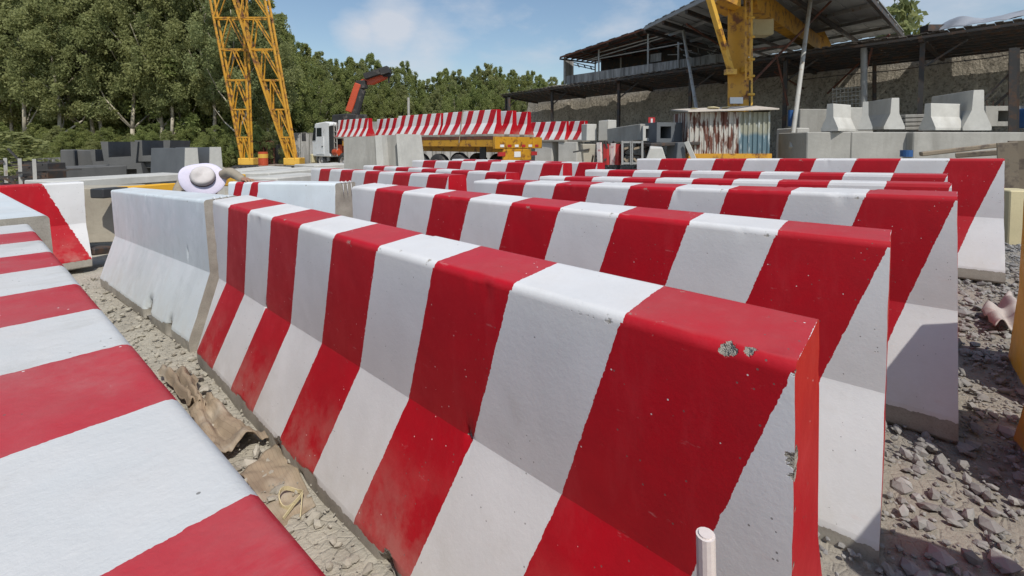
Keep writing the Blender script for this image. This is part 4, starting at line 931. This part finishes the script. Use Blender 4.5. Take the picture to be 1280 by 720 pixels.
beam('long_beam', P(766, 161, 13.4), P(808, 155, 12.0), .4, .42, M['conc'], 'long grey concrete beam with a hollow pale end', 'beam')
# hollow pale end
t_ = thing('pipe_frame_unit', 'small pale concrete frame with a square opening', 'concrete frame', P(811, 176, 11.8), RZ)
for d_, c_ in (((.07, .3, .38), (-.115, .15, .19)), ((.07, .3, .38), (.115, .15, .19)), ((.16, .3, .07), (0, .15, .035)), ((.16, .3, .07), (0, .15, .345))):
    mb = MB(); mb.box(c_, d_); mb.build('side', M['conc_light'], t_)
# dark box culvert
t_ = thing('box_culvert', 'blue grey box culvert with a square opening on a dark shelf', 'box culvert', P(832, 178, 11.5), RZ+.25)
w, h, dp = .50, .50, .9
mb = MB(); mb.prism([(-w/2, 0, 0), (-w/2+.1, 0, 0), (-w/2+.1, 0, h), (-w/2, 0, h)], (0, dp, 0)); mb.prism([(w/2-.1, 0, 0), (w/2, 0, 0), (w/2, 0, h), (w/2-.1, 0, h)], (0, dp, 0)); mb.prism([(-w/2+.1, 0, 0), (w/2-.1, 0, 0), (w/2-.1, 0, .1), (-w/2+.1, 0, .1)], (0, dp, 0)); mb.prism([(-w/2+.1, 0, h-.1), (w/2-.1, 0, h-.1), (w/2-.1, 0, h), (-w/2+.1, 0, h)], (0, dp, 0)); mb.box((0, dp*.7, h/2), (w-.2, .05, h-.2))
bx = mb.build('shell', M['conc_blue'], t_); mb = MB(); mb.box((.58, .3, h/2), (.62, .5, h)); mb.build('side_block', M['conc_blue'], t_, bevel=.02)
beam('dark_shelf', P(805, 179, 11.4), P(865, 177, 11.6), .8, .08, M['darksteel'], 'dark steel shelf carrying the box culvert', 'shelf')
cblock('bare_block', 845, 858, 178, 202, 11.0, .5, 'conc_blue', 'blue grey block under the dark shelf', rz=.2, tap=.03)
mb = MB(); mb.bar(P(858, 177, 10.9), P(868, 200, 10.8), .06, .1); o = mb.build('white_plank', M['conc_light']); tag(o, 'narrow white board leaning left of the hut', 'board')
cblock('wedge_stone', 804, 835, 184, 212, 9.6, .45, 'conc_light', 'broken wedge shaped concrete lump behind the rear barrier', tap=.13, rz=-.3, jit=.05)
# upright steel moulds
for k, (px0, px1, lb, mt) in enumerate(((778, 789, 'left upright steel mould frame with an arched opening', 'steelgrey'), (790, 803, 'right upright steel mould frame with an arched opening', 'steelgrey'))):
    D = 11.2; t_ = thing('steel_mould', lb, 'steel mould', P((px0+px1)/2, 206, D)); 
    for x in (px0, px1): mb = MB(); cbox(mb, x-1.3, x+1.3, 176, 206, D, .5); mb.build('side_plate', M[mt], t_, True)
    for y in (176.5, 203): mb = MB(); cbox(mb, px0+1.4, px1-1.4, y, y+2.4, D+.02, .45); mb.build('rail', M[mt], t_, True)
    mb = MB(); mb.bar(P(px0+2, 186, D+.1), P(px1-2, 184, D+.1), .05); mb.bar(P(px0+2, 198, D+.1), P((px0+px1)/2, 202, D+.1), .05); mb.bar(P(px1-2, 198, D+.1), P((px0+px1)/2, 202, D+.1), .05); mb.build('cross_bar', M['wood'], t_, True)
for k, (x, y0) in enumerate(((750, 178), (758, 180), (766, 179), (772, 180))):
    mb = MB(); mb.bar(P(x, 206, 11.6), P(x-1+k*.8, y0, 11.6), .12 if k % 2 else .09, .1); o = mb.build('marker_post', M['redpaint' if k in (1, 3) else 'plastic_w']); tag(o, ('first pinkish post from the left among the moulds', 'first red post among the moulds', 'second pinkish post among the moulds', 'red post touching the left mould')[k], 'post')
cblock('bare_block', 730, 742, 180, 206, 12.2, .4, 'conc_warm', 'worn tapered concrete post left of the red posts', tap=-.05)
cblock('bare_block', 757, 765, 182, 206, 11.9, .3, 'conc', 'grey slab between the red posts')
mb = MB(); mb.box((0, 0, 0), (.19, .02, .2)); o = mb.build('red_sign', M['redpaint']); o.location = P(814.5, 151, 13.0); o.rotation_euler = (0, 0, RZ); tag(o, 'small red square sign above the concrete frame', 'sign')
mb = MB(); mb.box((0, -.013, 0), (.05, .006, .12)); q = mb.build('sign_mark', M['white_metal'], o); mb = MB(); mb.box((0, 0, -.4), (.03, .02, .6)); mb.build('sign_post', M['darksteel'], o)
rr = random.Random(11); mb = MB()
for k in range(60):
    p = P(rr.uniform(735, 860), rr.uniform(180, 204), rr.uniform(11.5, 13)); mb.bar(p, p+Vector((rr.uniform(-.4, .4), rr.uniform(-.4, .4), rr.uniform(-.3, .3))), .04)
o = mb.build('scrap_metal', M['darksteel']); tag(o, 'dark scrap bars heaped among the moulds and blocks', 'scrap metal', kind='stuff')

# ------------------------------------------------------------------ wall, canopy, terrace, roofs
ca, sa = -.984, .179                       # direction of the canopy, away to the left
A = Vector((ca, sa, 0)); N = Vector((-sa, ca, 0)); N = N if N.y > 0 else -N      # N points away from the camera
O1 = P(960, 71, 16.6)                      # near edge reference, z there
def cp(s_, n, z): q = Vector((O1.x, O1.y, 0))+A*s_+N*n; return Vector((q.x, q.y, z))
zn, zf = O1.z, 4.15; dn = 2.9
# canopy: sheets side by side (each its own part)
cn = thing('long_canopy', 'long low lean-to canopy of old brown sheets along the retaining wall', 'canopy', cp(0, 0, 0))
S0, S1 = -14.5, 16.4; ns = 34
for k in range(ns):
    s0 = S0+(S1-S0)*k/ns; s1 = s0+(S1-S0)/ns+.06; w = s1-s0; mb = MB(); sub = 6
    # near edge trails off at the far-left tip
    def dep(s_): return dn
    ov = random.uniform(-.12, .05); dz = random.uniform(0, .03)
    for j in range(sub):
        a0 = s0+w*j/sub; a1 = s0+w*(j+1)/sub; zz = .03*(j % 2)
        mb.prism([cp(a0, ov, zn+zz+dz), cp(a1, ov, zn+zz+dz), cp(a1, dn+.06+ov*.6, zf+zz+dz), cp(a0, dn+.06+ov*.6, zf+zz+dz)], (0, 0, .02))
    mb.build('roof_sheet', M['oldroof'], cn, True)
for k in range(9):
    n = k*dn/8; z = zn+(zf-zn)*k/8-.07; mb = MB(); mb.bar(cp(S0, n, z), cp(S1, n, z), .06, .07); mb.build('purlin', M['darksteel'], cn, True)
for s_ in (-13.5, -11, -7.6, -4.2, -.5, 3.2, 7.0, 11.8, 16.2):
    mb = MB(); mb.bar(cp(s_, 0, zn-.13), cp(s_, dn, zf-.13), .1, .12); mb.build('rafter', M['darksteel'], cn, True)
    if s_ > -13:
        mb = MB(); mb.bar(cp(s_, .25, 0), cp(s_, .25, zn-.1), .12); mb.build('post', M['darksteel'], cn, True)
        mb = MB(); mb.bar(cp(s_, .3, zn-.9), cp(s_-.9, .6, zn-.2), .05); mb.build('post_brace', M['darksteel'], cn, True)
# retaining wall (rough face), just behind the canopy
wn_ = dn+.20; V = []; nxw, nzw = 150, 26
for j in range(nzw+1):
    for i in range(nxw+1):
        s_ = -20+(37.5)*i/nxw; z = -.6+5.6*j/nzw
        n = dn+.30+.18*(z-4.15)+.05*noise.noise(Vector((s_*.35, z*.5, 0)))+.03*noise.noise(Vector((s_*2, z*2.4, 3)))
        # sloping buttresses
        for bs in (9.5, 13.2, 17.2, 21.4):
            d = abs(s_-bs-(5-z)*.15); 
            if d < .5: n -= .55*(1-d/.5)*max(0, (4.6-z)/4.6)
        V.append(tuple(cp(s_, n, z+(.25*noise.noise(Vector((s_*.3, 0, 5))) if j == nzw else 0))))
F = [(j*(nxw+1)+i, j*(nxw+1)+i+1, (j+1)*(nxw+1)+i+1, (j+1)*(nxw+1)+i) for j in range(nzw) for i in range(nxw)]
n0 = len(V)
V += [tuple(Vector(V[nzw*(nxw+1)+i])+N*1.2) for i in range(nxw+1)]
F += [(nzw*(nxw+1)+i, nzw*(nxw+1)+i+1, n0+i+1, n0+i) for i in range(nxw)]
V += [tuple(Vector((V[n0+i][0], V[n0+i][1], -.6))) for i in range(nxw+1)]
F += [(n0+i, n0+i+1, n0+nxw+1+i+1, n0+nxw+1+i) for i in range(nxw)]
mb = MB(); mb.add(V, F); o = mb.build('retaining_wall', M['retwall']); tag(o, 'long rough earthen concrete retaining wall behind the canopy', 'wall')
# cable along the wall
mb = MB(); pts = [P(1000, 100, 16.4), P(1060, 93, 15.4), P(1120, 88, 14.4), P(1180, 79, 13.5), P(1240, 72, 12.6), P(1290, 64, 12.)]; mb.chain(pts, .015, 5)
o = mb.build('cable', M['darksteel']); tag(o, 'black cable slung across in front of the retaining wall', 'cable')
# terrace building above the wall
TB = wn_+.6
te = thing('terrace_shed', 'open terrace shed with weathered parapet and sloping tin roof above the wall', 'building', cp(10, TB, 4.9))
def tq(px, py, n): # point at image bearing on the vertical plane a given distance behind the canopy edge
    dx = ray(px, py)[0]; base = Vector((CX, CY, 0)); d = Vector((sin(YAW)+dx*cos(YAW), cos(YAW)-dx*sin(YAW), 0)); o_ = cp(0, n, 0)
    D = (o_-base).dot(N)/d.dot(N); return P(px, py, D)
for k in range(20):
    x0 = 708+(k)*(905-708)/20; x1 = x0+(905-708)/20-.25
    yt = lambda x: 95-(x-708)*.145; yb = lambda x: 107-(x-708)*.125
    mb = MB(); mb.prism([tq(x0, yb(x0), TB+(k % 2)*.03), tq(x1, yb(x1), TB+(k % 2)*.03), tq(x1, yt(x1), TB+(k % 2)*.03), tq(x0, yt(x0), TB+(k % 2)*.03)], N*.04); mb.build('parapet_sheet', M['palesheet'], te, True)
mb = MB(); mb.prism([tq(702, 110, TB), tq(960, 77, TB), tq(960, 75, TB), tq(702, 107.5, TB)], N*5); mb.build('floor_slab', M['conc_warm'], te, True)
for x, y0, y1_, nn in ((706, 71, 108, .0), (748.5, 62, 102, -.0), (810, 40, 92, .0), (848, 49, 88, .0), (744, 76, 97, 3.5), (776, 72, 93, 3.5)):
    mb = MB(); mb.tube(tq(x, y1_, TB-.05+nn), tq(x, y0, TB-.05+nn), .05, 8); mb.build('post', M['galv'], te, True)
# back wall dark & side panel
mb = MB(); mb.prism([tq(751, 93, TB+4.2), tq(905, 70, TB+4.2), tq(905, 48, TB+4.2), tq(751, 74, TB+4.2)], N*.1); mb.build('back_wall', M['darksteel'], te, True)
mb = MB(); mb.prism([tq(705, 107, TB+.1), tq(717, 97, TB+1.8), tq(717, 76, TB+1.8), tq(705, 72, TB+.1)], A*.05); mb.build('side_panel', M['palesheet'], te, True)
mb = MB(); mb.prism([tq(813, 78, TB+1), tq(826, 76, TB+1), tq(826, 66, TB+1), tq(813, 68, TB+1)], N*.05); mb.build('board', M['palesheet'], te, True)
for (x0, y0, x1, y1_) in ((735, 75, 836, 45), (748, 66, 836, 42), (740, 75, 860, 53)): mb = MB(); mb.bar(tq(x0, y0, TB+.3), tq(x1, y1_, TB+.3), .05); mb.build('rail', M['galv'], te, True)
# terrace roof: strips
ra, rb_, rc, rd = tq(700, 71, TB-.6), tq(812, 33, TB-.6), tq(905, 54, TB+5.0), tq(745, 77, TB+5.0)
rb_ = tq(880, 10, TB-.6); 
for k in range(22):
    u0, u1 = k/22, (k+1)/22+.003; mb = MB(); zz = Vector((0, 0, .03*(k % 2)))
    mb.prism([ra.lerp(rb_, u0)+zz, ra.lerp(rb_, u1)+zz, rd.lerp(rc, u1)+zz, rd.lerp(rc, u0)+zz], (0, 0, .02)); mb.build('roof_sheet', M['oldroof'], te, True)
for k in range(8):
    v = k/7; mb = MB(); mb.bar(ra.lerp(rd, v)-Vector((0, 0, .06)), rb_.lerp(rc, v)-Vector((0, 0, .06)), .07); mb.build('purlin', M['rustred'], te, True)
for k in range(6):
    v = k/5; mb = MB(); mb.bar(ra.lerp(rb_, v)-Vector((0, 0, .14)), rd.lerp(rc, v)-Vector((0, 0, .14)), .09); mb.build('rafter', M['darksteel'], te, True)
# truss of the opening at left
for (x0, y0, x1, y1_) in ((717, 78, 743, 84), (717, 81, 743, 87), (722, 80, 724, 84), (730, 81, 732, 85), (738, 83, 740, 87)):
    mb = MB(); mb.bar(tq(x0, y0, TB+3.2), tq(x1, y1_, TB+3.2), .06); mb.build('truss_bar', M['darksteel'], te, True)
# lattice rubbish at the terrace's right end
t_ = thing('scaffold_heap', 'jumble of pale poles and sheets on the terrace behind the crane column', 'scrap heap', tq(880, 80, TB+.5)); rr = random.Random(5)
for k in range(46):
    x, y = rr.uniform(845, 905), rr.uniform(62, 82); mb = MB(); n = TB+rr.uniform(.1, 2.2)
    mb.bar(tq(x, y, n), tq(x+rr.uniform(-14, 14), y+rr.uniform(-7, 4), n+.2), rr.choice((.04, .06, .22)), .04); mb.build('pole', M[rr.choice(('galv', 'palesheet', 'darksteel', 'conc_light'))], t_, True)

# big metal roof on stays
DV, DL, DR = 30., 30*.68, 30*.63
V0, L0, R0 = P(940, 72, DV), P(806, 33, DL), P(1129, 40, DR); T0 = L0+R0-V0
rf = thing('big_metal_roof', 'large grey metal sheet roof above the yellow portal crane', 'roof', P(940, 195, 18.))
rf.location.z = .2
nrow = 26
for k in range(nrow):
    u0, u1 = k/nrow, (k+1)/nrow+.002; zz = Vector((0, 0, .025*(k % 2)))
    mb = MB(); mb.prism([L0.lerp(T0, u0)+zz, L0.lerp(T0, u1)+zz, V0.lerp(R0, u1)+zz, V0.lerp(R0, u0)+zz], (0, 0, .025)); mb.build('roof_sheet', M['metalroof'], rf, True)
dn_ = Vector((0, 0, -.09))
for k in range(7):
    v = k/6; mb = MB(); mb.bar(L0.lerp(V0, v)+dn_, T0.lerp(R0, v)+dn_, .08, .12); mb.build('purlin', M['steelgrey'], rf, True)
for k in range(6):
    v = k/5; mb = MB(); mb.bar(L0.lerp(T0, v)+dn_*2.2, V0.lerp(R0, v)+dn_*2.2, .10, .14); mb.build('rafter', M['darksteel'], rf, True)
for a, b_ in ((P(851, 22, 20.5), P(874, 155, 13.8)), (P(1017, -30, 14.2), P(989, 185, 11.4))):
    mb = MB(); mb.tube(a, b_, .055, 10); mb.build('stay_pole', M['galv'], rf, True)
for a, b_ in ((P(1042, -2, 14.5), P(940, 103, 13.2)), (P(941, 62, 13.4), P(985, 57, 14.6)), (P(858, 30, 16.5), P(905, 60, 18)), (P(1112, 43, 15.6), P(1034, 117, 17.5)), (P(968, 90, 17), P(1015, 117, 19)), (P(970, 68, 16), P(985, 132, 16)), (P(1090, 60, 14.4), P(1076, 112, 15))):
    mb = MB(); mb.tube(a, b_, .035, 8); mb.build('brace', M['rustred'], rf, True)
for x, D in ((1080, 14.6), (1093, 15.8)):
    mb = MB(); mb.tube(P(x, 175, D), P(x, 60 if x < 1090 else 78, D), .09 if x < 1090 else .06, 10); mb.build('post', M['steelgrey' if x < 1090 else 'darksteel'], rf, True)
# post at the far right under the canopy
t_ = thing('scaffold_post', 'dark double post carrying the canopy at the far right', 'post', P(1266, 190, 11.2))
mb = MB(); mb.bar(P(1265, 175, 11.2), P(1266, 60, 11.2), .13); mb.build('post', M['darksteel'], t_, True)
mb = MB(); mb.bar(P(1272, 175, 11.4), P(1273, 60, 11.4), .05); mb.build('post', M['darksteel'], t_, True)
mb = MB(); mb.bar(P(1226, 128, 11.6), P(1262, 92, 11.3), .04); mb.bar(P(1243, 132, 11.6), P(1262, 115, 11.3), .04); mb.build('brace', M['darksteel'], t_, True)
# silver tarpaulin
a, b2, c2, d2 = P(1172, 42, 14.2), P(1300, 24, 12.), P(1310, 14, 13.), P(1180, 36, 15.5)
def ft(u, v, p): return Vector((0, 0, .10+.16*abs(noise.noise(p*1.6))+.22*sin(min(1, u*2.2)*pi)*sin(v*pi)))
cloth('tarpaulin', [a, b2, c2, d2], 50, 14, ft, 'silver tarpaulin bundled on top of the canopy at right', M['tarp'], 'tarpaulin')
mb = MB(); mb.box(P(1165, 36, 14.6), (.5, .3, .2), RZ); o = mb.build('roof_box', M['darksteel']); tag(o, 'dark box left of the tarpaulin on the canopy', 'box')
# utility pole behind the trailer, thin poles
for k, (px, y0, D, lb) in enumerate(((510.5, 122, 34, 'thin concrete pole standing before the far trees'), (636, 122, 24, 'dark post at the left tip of the canopy'))):
    p = P(px, y0, D); mb = MB(); mb.tube((p.x, p.y, -.3), p, .09, 8); o = mb.build('utility_pole', M['galv' if k == 0 else 'darksteel']); tag(o, lb, 'pole')
# low metal fence behind trailer
t_ = thing('yard_fence', 'low pale sheet fence at the foot of the forest behind the truck', 'fence', P(400, 200, 34))
for k in range(26):
    x0 = 365+k*11; mb = MB(); cbox(mb, x0, x0+10.5, 166 if x0 < 420 else 152, 205, 34+(k % 2)*.06, .04); mb.build('panel', M['palesheet'], t_, True)

# ------------------------------------------------------------------ trees
def crown_mesh(name, h, r, seed, n, leaf, base=.22, mat='leaf'):
    rr = random.Random(seed); V = []; F = []; T = []
    cl = []
    for k in range(110):
        t_ = rr.uniform(base, 1.); env = (sin(pi*min(1, max(0, (t_-base)/(1-base)))**.8)*.85+.22)*r
        a = rr.uniform(0, 2*pi); d = env*sqrt(rr.random())*.95; cl.append((Vector((cos(a)*d, sin(a)*d, t_*h)), rr.uniform(.09, .22)*r*(.55 if t_ > .85 else 1), rr.random()))
    for k in range(n):
        c, cr, tn = rr.choice(cl); v = Vector((rr.gauss(0, .85), rr.gauss(0, .85), rr.gauss(0, 1.25))); v = v.normalized()*cr*(rr.random()**.4)*1.08
        p = c+v; s_ = leaf*rr.uniform(.6, 1.5)
        ax_ = (Vector((rr.gauss(0, 1), rr.gauss(0, 1), rr.gauss(0, .7)-.5))).normalized(); sd_ = ax_.cross(Vector((rr.gauss(0, 1), rr.gauss(0, 1), rr.gauss(0, 1)))).normalized()
        i = len(V); V += [tuple(p-sd_*s_*.05), tuple(p+ax_*s_*.5-sd_*s_*.26), tuple(p+ax_*s_), tuple(p+ax_*s_*.5+sd_*s_*.26)]
        F.append((i, i+1, i+2, i+3)); tt = min(1, max(0, tn*.6+rr.random()*.4)); T += [tt]*4
    me = bpy.data.meshes.new(name); me.from_pydata(V, [], F); me.materials.append(M[mat])
    at = me.attributes.new('tint', 'FLOAT', 'POINT'); at.data.foreach_set('value', T)
    return me
def trunk_mesh(name, h, r, seed):
    rr = random.Random(seed); mb = MB(); pts = [Vector((0, 0, 0))]; p = Vector((0, 0, -.3)); n = 8; L = [p.copy()]
    for k in range(n): p = p+Vector((rr.uniform(-.15, .15), rr.uniform(-.15, .15), h*.85/n)); L.append(p.copy())
    rad = [r*(1-.85*k/n) for k in range(n+1)]; mb.chain(L, rad, 7)
    for k in range(9):
        i = rr.randint(2, n-1); a = rr.uniform(0, 2*pi); q = L[i]; d = Vector((cos(a), sin(a), rr.uniform(.5, 1.2))).normalized()*h*rr.uniform(.08, .17)
        m_ = q+d+Vector((0, 0, .1)); mb.chain([q, m_, m_+d*.7+Vector((rr.uniform(-.3, .3), rr.uniform(-.3, .3), .4))], [rad[i]*.55, rad[i]*.35, rad[i]*.12], 5)
    me_o = mb.build(name, M['bark'], smooth=True); me = me_o.data; bpy.data.objects.remove(me_o); return me
CR = [crown_mesh('crown_%d' % k, 1*10., 2.5+.25*(k % 3), 100+k, 30000, .135, base=(.3, .38, .25, .33)[k % 4], mat='leaf' if k % 3 else 'leaf_pale') for k in range(6)]
CL = [crown_mesh('crown_low_%d' % k, 10., 2.8, 300+k, 26000, .15, base=.02, mat='leaf') for k in range(2)]
TK = [trunk_mesh('trunk_%d' % k, 10., .13, 200+k) for k in range(4)]
def tree(px, ytop, D, k, label, group):
    p = P(px, 200, D); g0 = gz(p.x, p.y)-.1; h = P(px, ytop, D).z-g0; s_ = h/10.3; nar = .72 if px > 350 else .85
    t_ = thing('forest_tree', label, 'tree', (p.x, p.y, g0), random.uniform(0, 6.28), group); t_.scale = (max(.8, s_**.8)*nar,)*2+(s_,)
    for nm, me in (('crown', CR[k % 6] if D < 33 or (px > 350 and D > 40) else CL[k % 2]), ('trunk', TK[k % 4])):
        o = bpy.data.objects.new(nm, me); col.objects.link(o); o.parent = t_
def FL(px):
    for x, a in ((-90, 'beyond the left edge, outermost tall tree of the front line'), (-60, 'second tall tree beyond the left edge of the front line'), (-50, 'tall front tree mostly cut off by the left picture edge'), (-20, 'tall front tree at the left picture edge above the scrap frames'), (12, 'tall front tree above the pale leafy bush and scrap'), (44, 'tall front tree behind the pale sheet fence'),
                 (76, 'tall front tree above the left end of the long dark box'), (108, 'tall front tree above the right end of the long dark box'), (140, 'tall front tree above the small dark channel'), (172, 'tall front tree above the left stacked channel'), (204, 'tall front tree above the right stacked channel'),
                 (236, 'tall front tree above the tapered wall units'), (268, 'tall front tree behind the left lattice leg'), (300, 'tall front tree seen between the two lattice legs'), (332, 'front tree behind the right lattice leg'), (999, 'last front tree, where the forest drops to the sky')):
        if px <= x: return a
def FA(px, hi):
    pre = 'far tree topping the wood ' if hi else 'lower bushy tree of the wood '
    for x, a in ((352, 'just right of the lattice legs'), (370, 'next to the last tall front tree'), (388, 'left of the truck cab'), (406, 'right above the truck cab roof'), (422, 'just left of the orange crane boom'), (440, 'behind the orange crane boom'), (453, 'behind the knuckle of the crane boom'), (465, 'under the outer crane boom'), (480, 'behind the crane boom tip'), (494, 'just right of the crane boom tip'),
                 (509, 'directly behind the thin concrete pole'), (523, 'in the notch of the skyline right of the pole'), (538, 'above the first joint of the trailer load'), (551, 'left above the second trailer barrier'), (563, 'above the middle of the second trailer barrier'), (575, 'left of the brown tie down strap'), (588, 'above the brown tie down strap'), (601, 'above the rear near trailer barrier'), (614, 'highest above the trailer\'s rear end'), (625, 'above the rear board of the trailer'),
                 (641, 'at the tip of the canopy'), (655, 'just right of the canopy tip'), (667, 'above the left part of the canopy'), (679, 'two crowns left of the terrace shed'), (693, 'one crown left of the terrace shed'), (709, 'touching the terrace shed corner'), (725, 'behind the side panel of the terrace shed'), (9999, 'seen through the opening of the terrace shed')):
        if px <= x: return pre+a
rr = random.Random(42); k = 0
px = -120
while px < 352:
    for D, dy in ((30, 0), (34, -20), (39, -45)):
        yt = rr.uniform(-95, -10)+dy*.3
        if px > 322: yt = rr.uniform(-15, 25)
        tree(px+rr.uniform(-10, 10)-(D-30)*.8, yt, D+rr.uniform(-1.5, 1.5), k, FL(px).replace('tall front tree', {30: 'tall front tree', 34: 'second line tree', 39: 'tree deep in the wood'}[D]).replace('front', {30: 'front', 34: 'second', 39: 'rearmost'}[D]) if px else ('tall slender forest tree at left behind the dark culverts', 'tall forest tree in the second line at left', 'tall forest tree deep in the wood at left')[(30, 34, 39).index(D)], ('front trees of the forest at left', 'second line of the forest at left', 'rear trees of the forest at left')[(30, 34, 39).index(D)]); k += 1
    px += 32
tops = [(350, 18), (366, 42), (385, 56), (402, 66), (418, 76), (436, 72), (450, 77), (463, 68), (478, 80), (492, 86), (507, 79), (520, 97), (534, 100), (548, 92), (560, 86), (572, 88), (585, 98), (598, 84), (611, 80), (622, 86), (638, 88), (652, 95), (664, 90), (676, 94), (690, 97), (706, 104), (722, 100), (740, 104)]
for i, (px, yt) in enumerate(tops):
    D = 40+12*min(1, (px-350)/120)+rr.uniform(-2, 2); tree(px, yt-3, D, k, FA(px, True), 'far trees behind the trailer'); k += 1
    tree(px+rr.uniform(-6, 6), yt+rr.uniform(10, 28), D-6, k, FA(px, False), 'lower trees behind the trailer'); k += 1
# undergrowth
for i in range(54):
    px = -60+i*15; D = rr.uniform(26.5, 28) if px < 350 else rr.uniform(36, 39); yt = rr.uniform(158, 182) if px < 350 else rr.uniform(150, 165)
    p = P(px, 200, D); g0 = gz(p.x, p.y)-.6; h = P(px, yt, D).z-g0
    t_ = thing('bush', 'leafy bush in the forest edge thicket, '+('left of' if px < 190 else 'near' if px < 420 else 'right of')+(' the stacked dark channels' if px < 190 else ' the lattice legs' if px < 420 else ' the crane truck'), 'bush', (p.x, p.y, g0), rr.uniform(0, 6), 'bushes at the forest edge '+('left' if px < 190 else 'middle' if px < 420 else 'right')); t_.scale = (.34, .34, h/9.)
    o = bpy.data.objects.new('foliage', CR[(i*2) % 6]); col.objects.link(o); o.parent = t_
p = P(14, 205, 12.5); t_ = thing('bush', 'sunlit pale leafy bush at the far left edge by the scrap frames', 'bush', (p.x, p.y, 0)); t_.scale = (.42, .42, .17); t_.location.z = -.1
o = bpy.data.objects.new('foliage', crown_mesh('bush_leaves', 10., 2.7, 77, 5200, .34, .05, 'leaf_pale')); col.objects.link(o); o.parent = t_
# tree behind the roof at right
p = P(1120, 200, 24); t_ = thing('bare_branched_tree', 'thin tree with bare branches peeking over the big roof corner', 'tree', (p.x, p.y, 3.)); t_.scale = (.42, .42, .62)
for nm, me in (('crown', crown_mesh('crown_thin', 10., 2.2, 55, 1500, .6, .3, 'leaf_pale')), ('trunk', TK[1])):
    o = bpy.data.objects.new(nm, me); col.objects.link(o); o.parent = t_
# forest beyond, so far mass behind the trunks
print('tris', sum(len(o.data.polygons) for o in bpy.data.objects if o.type == 'MESH'))
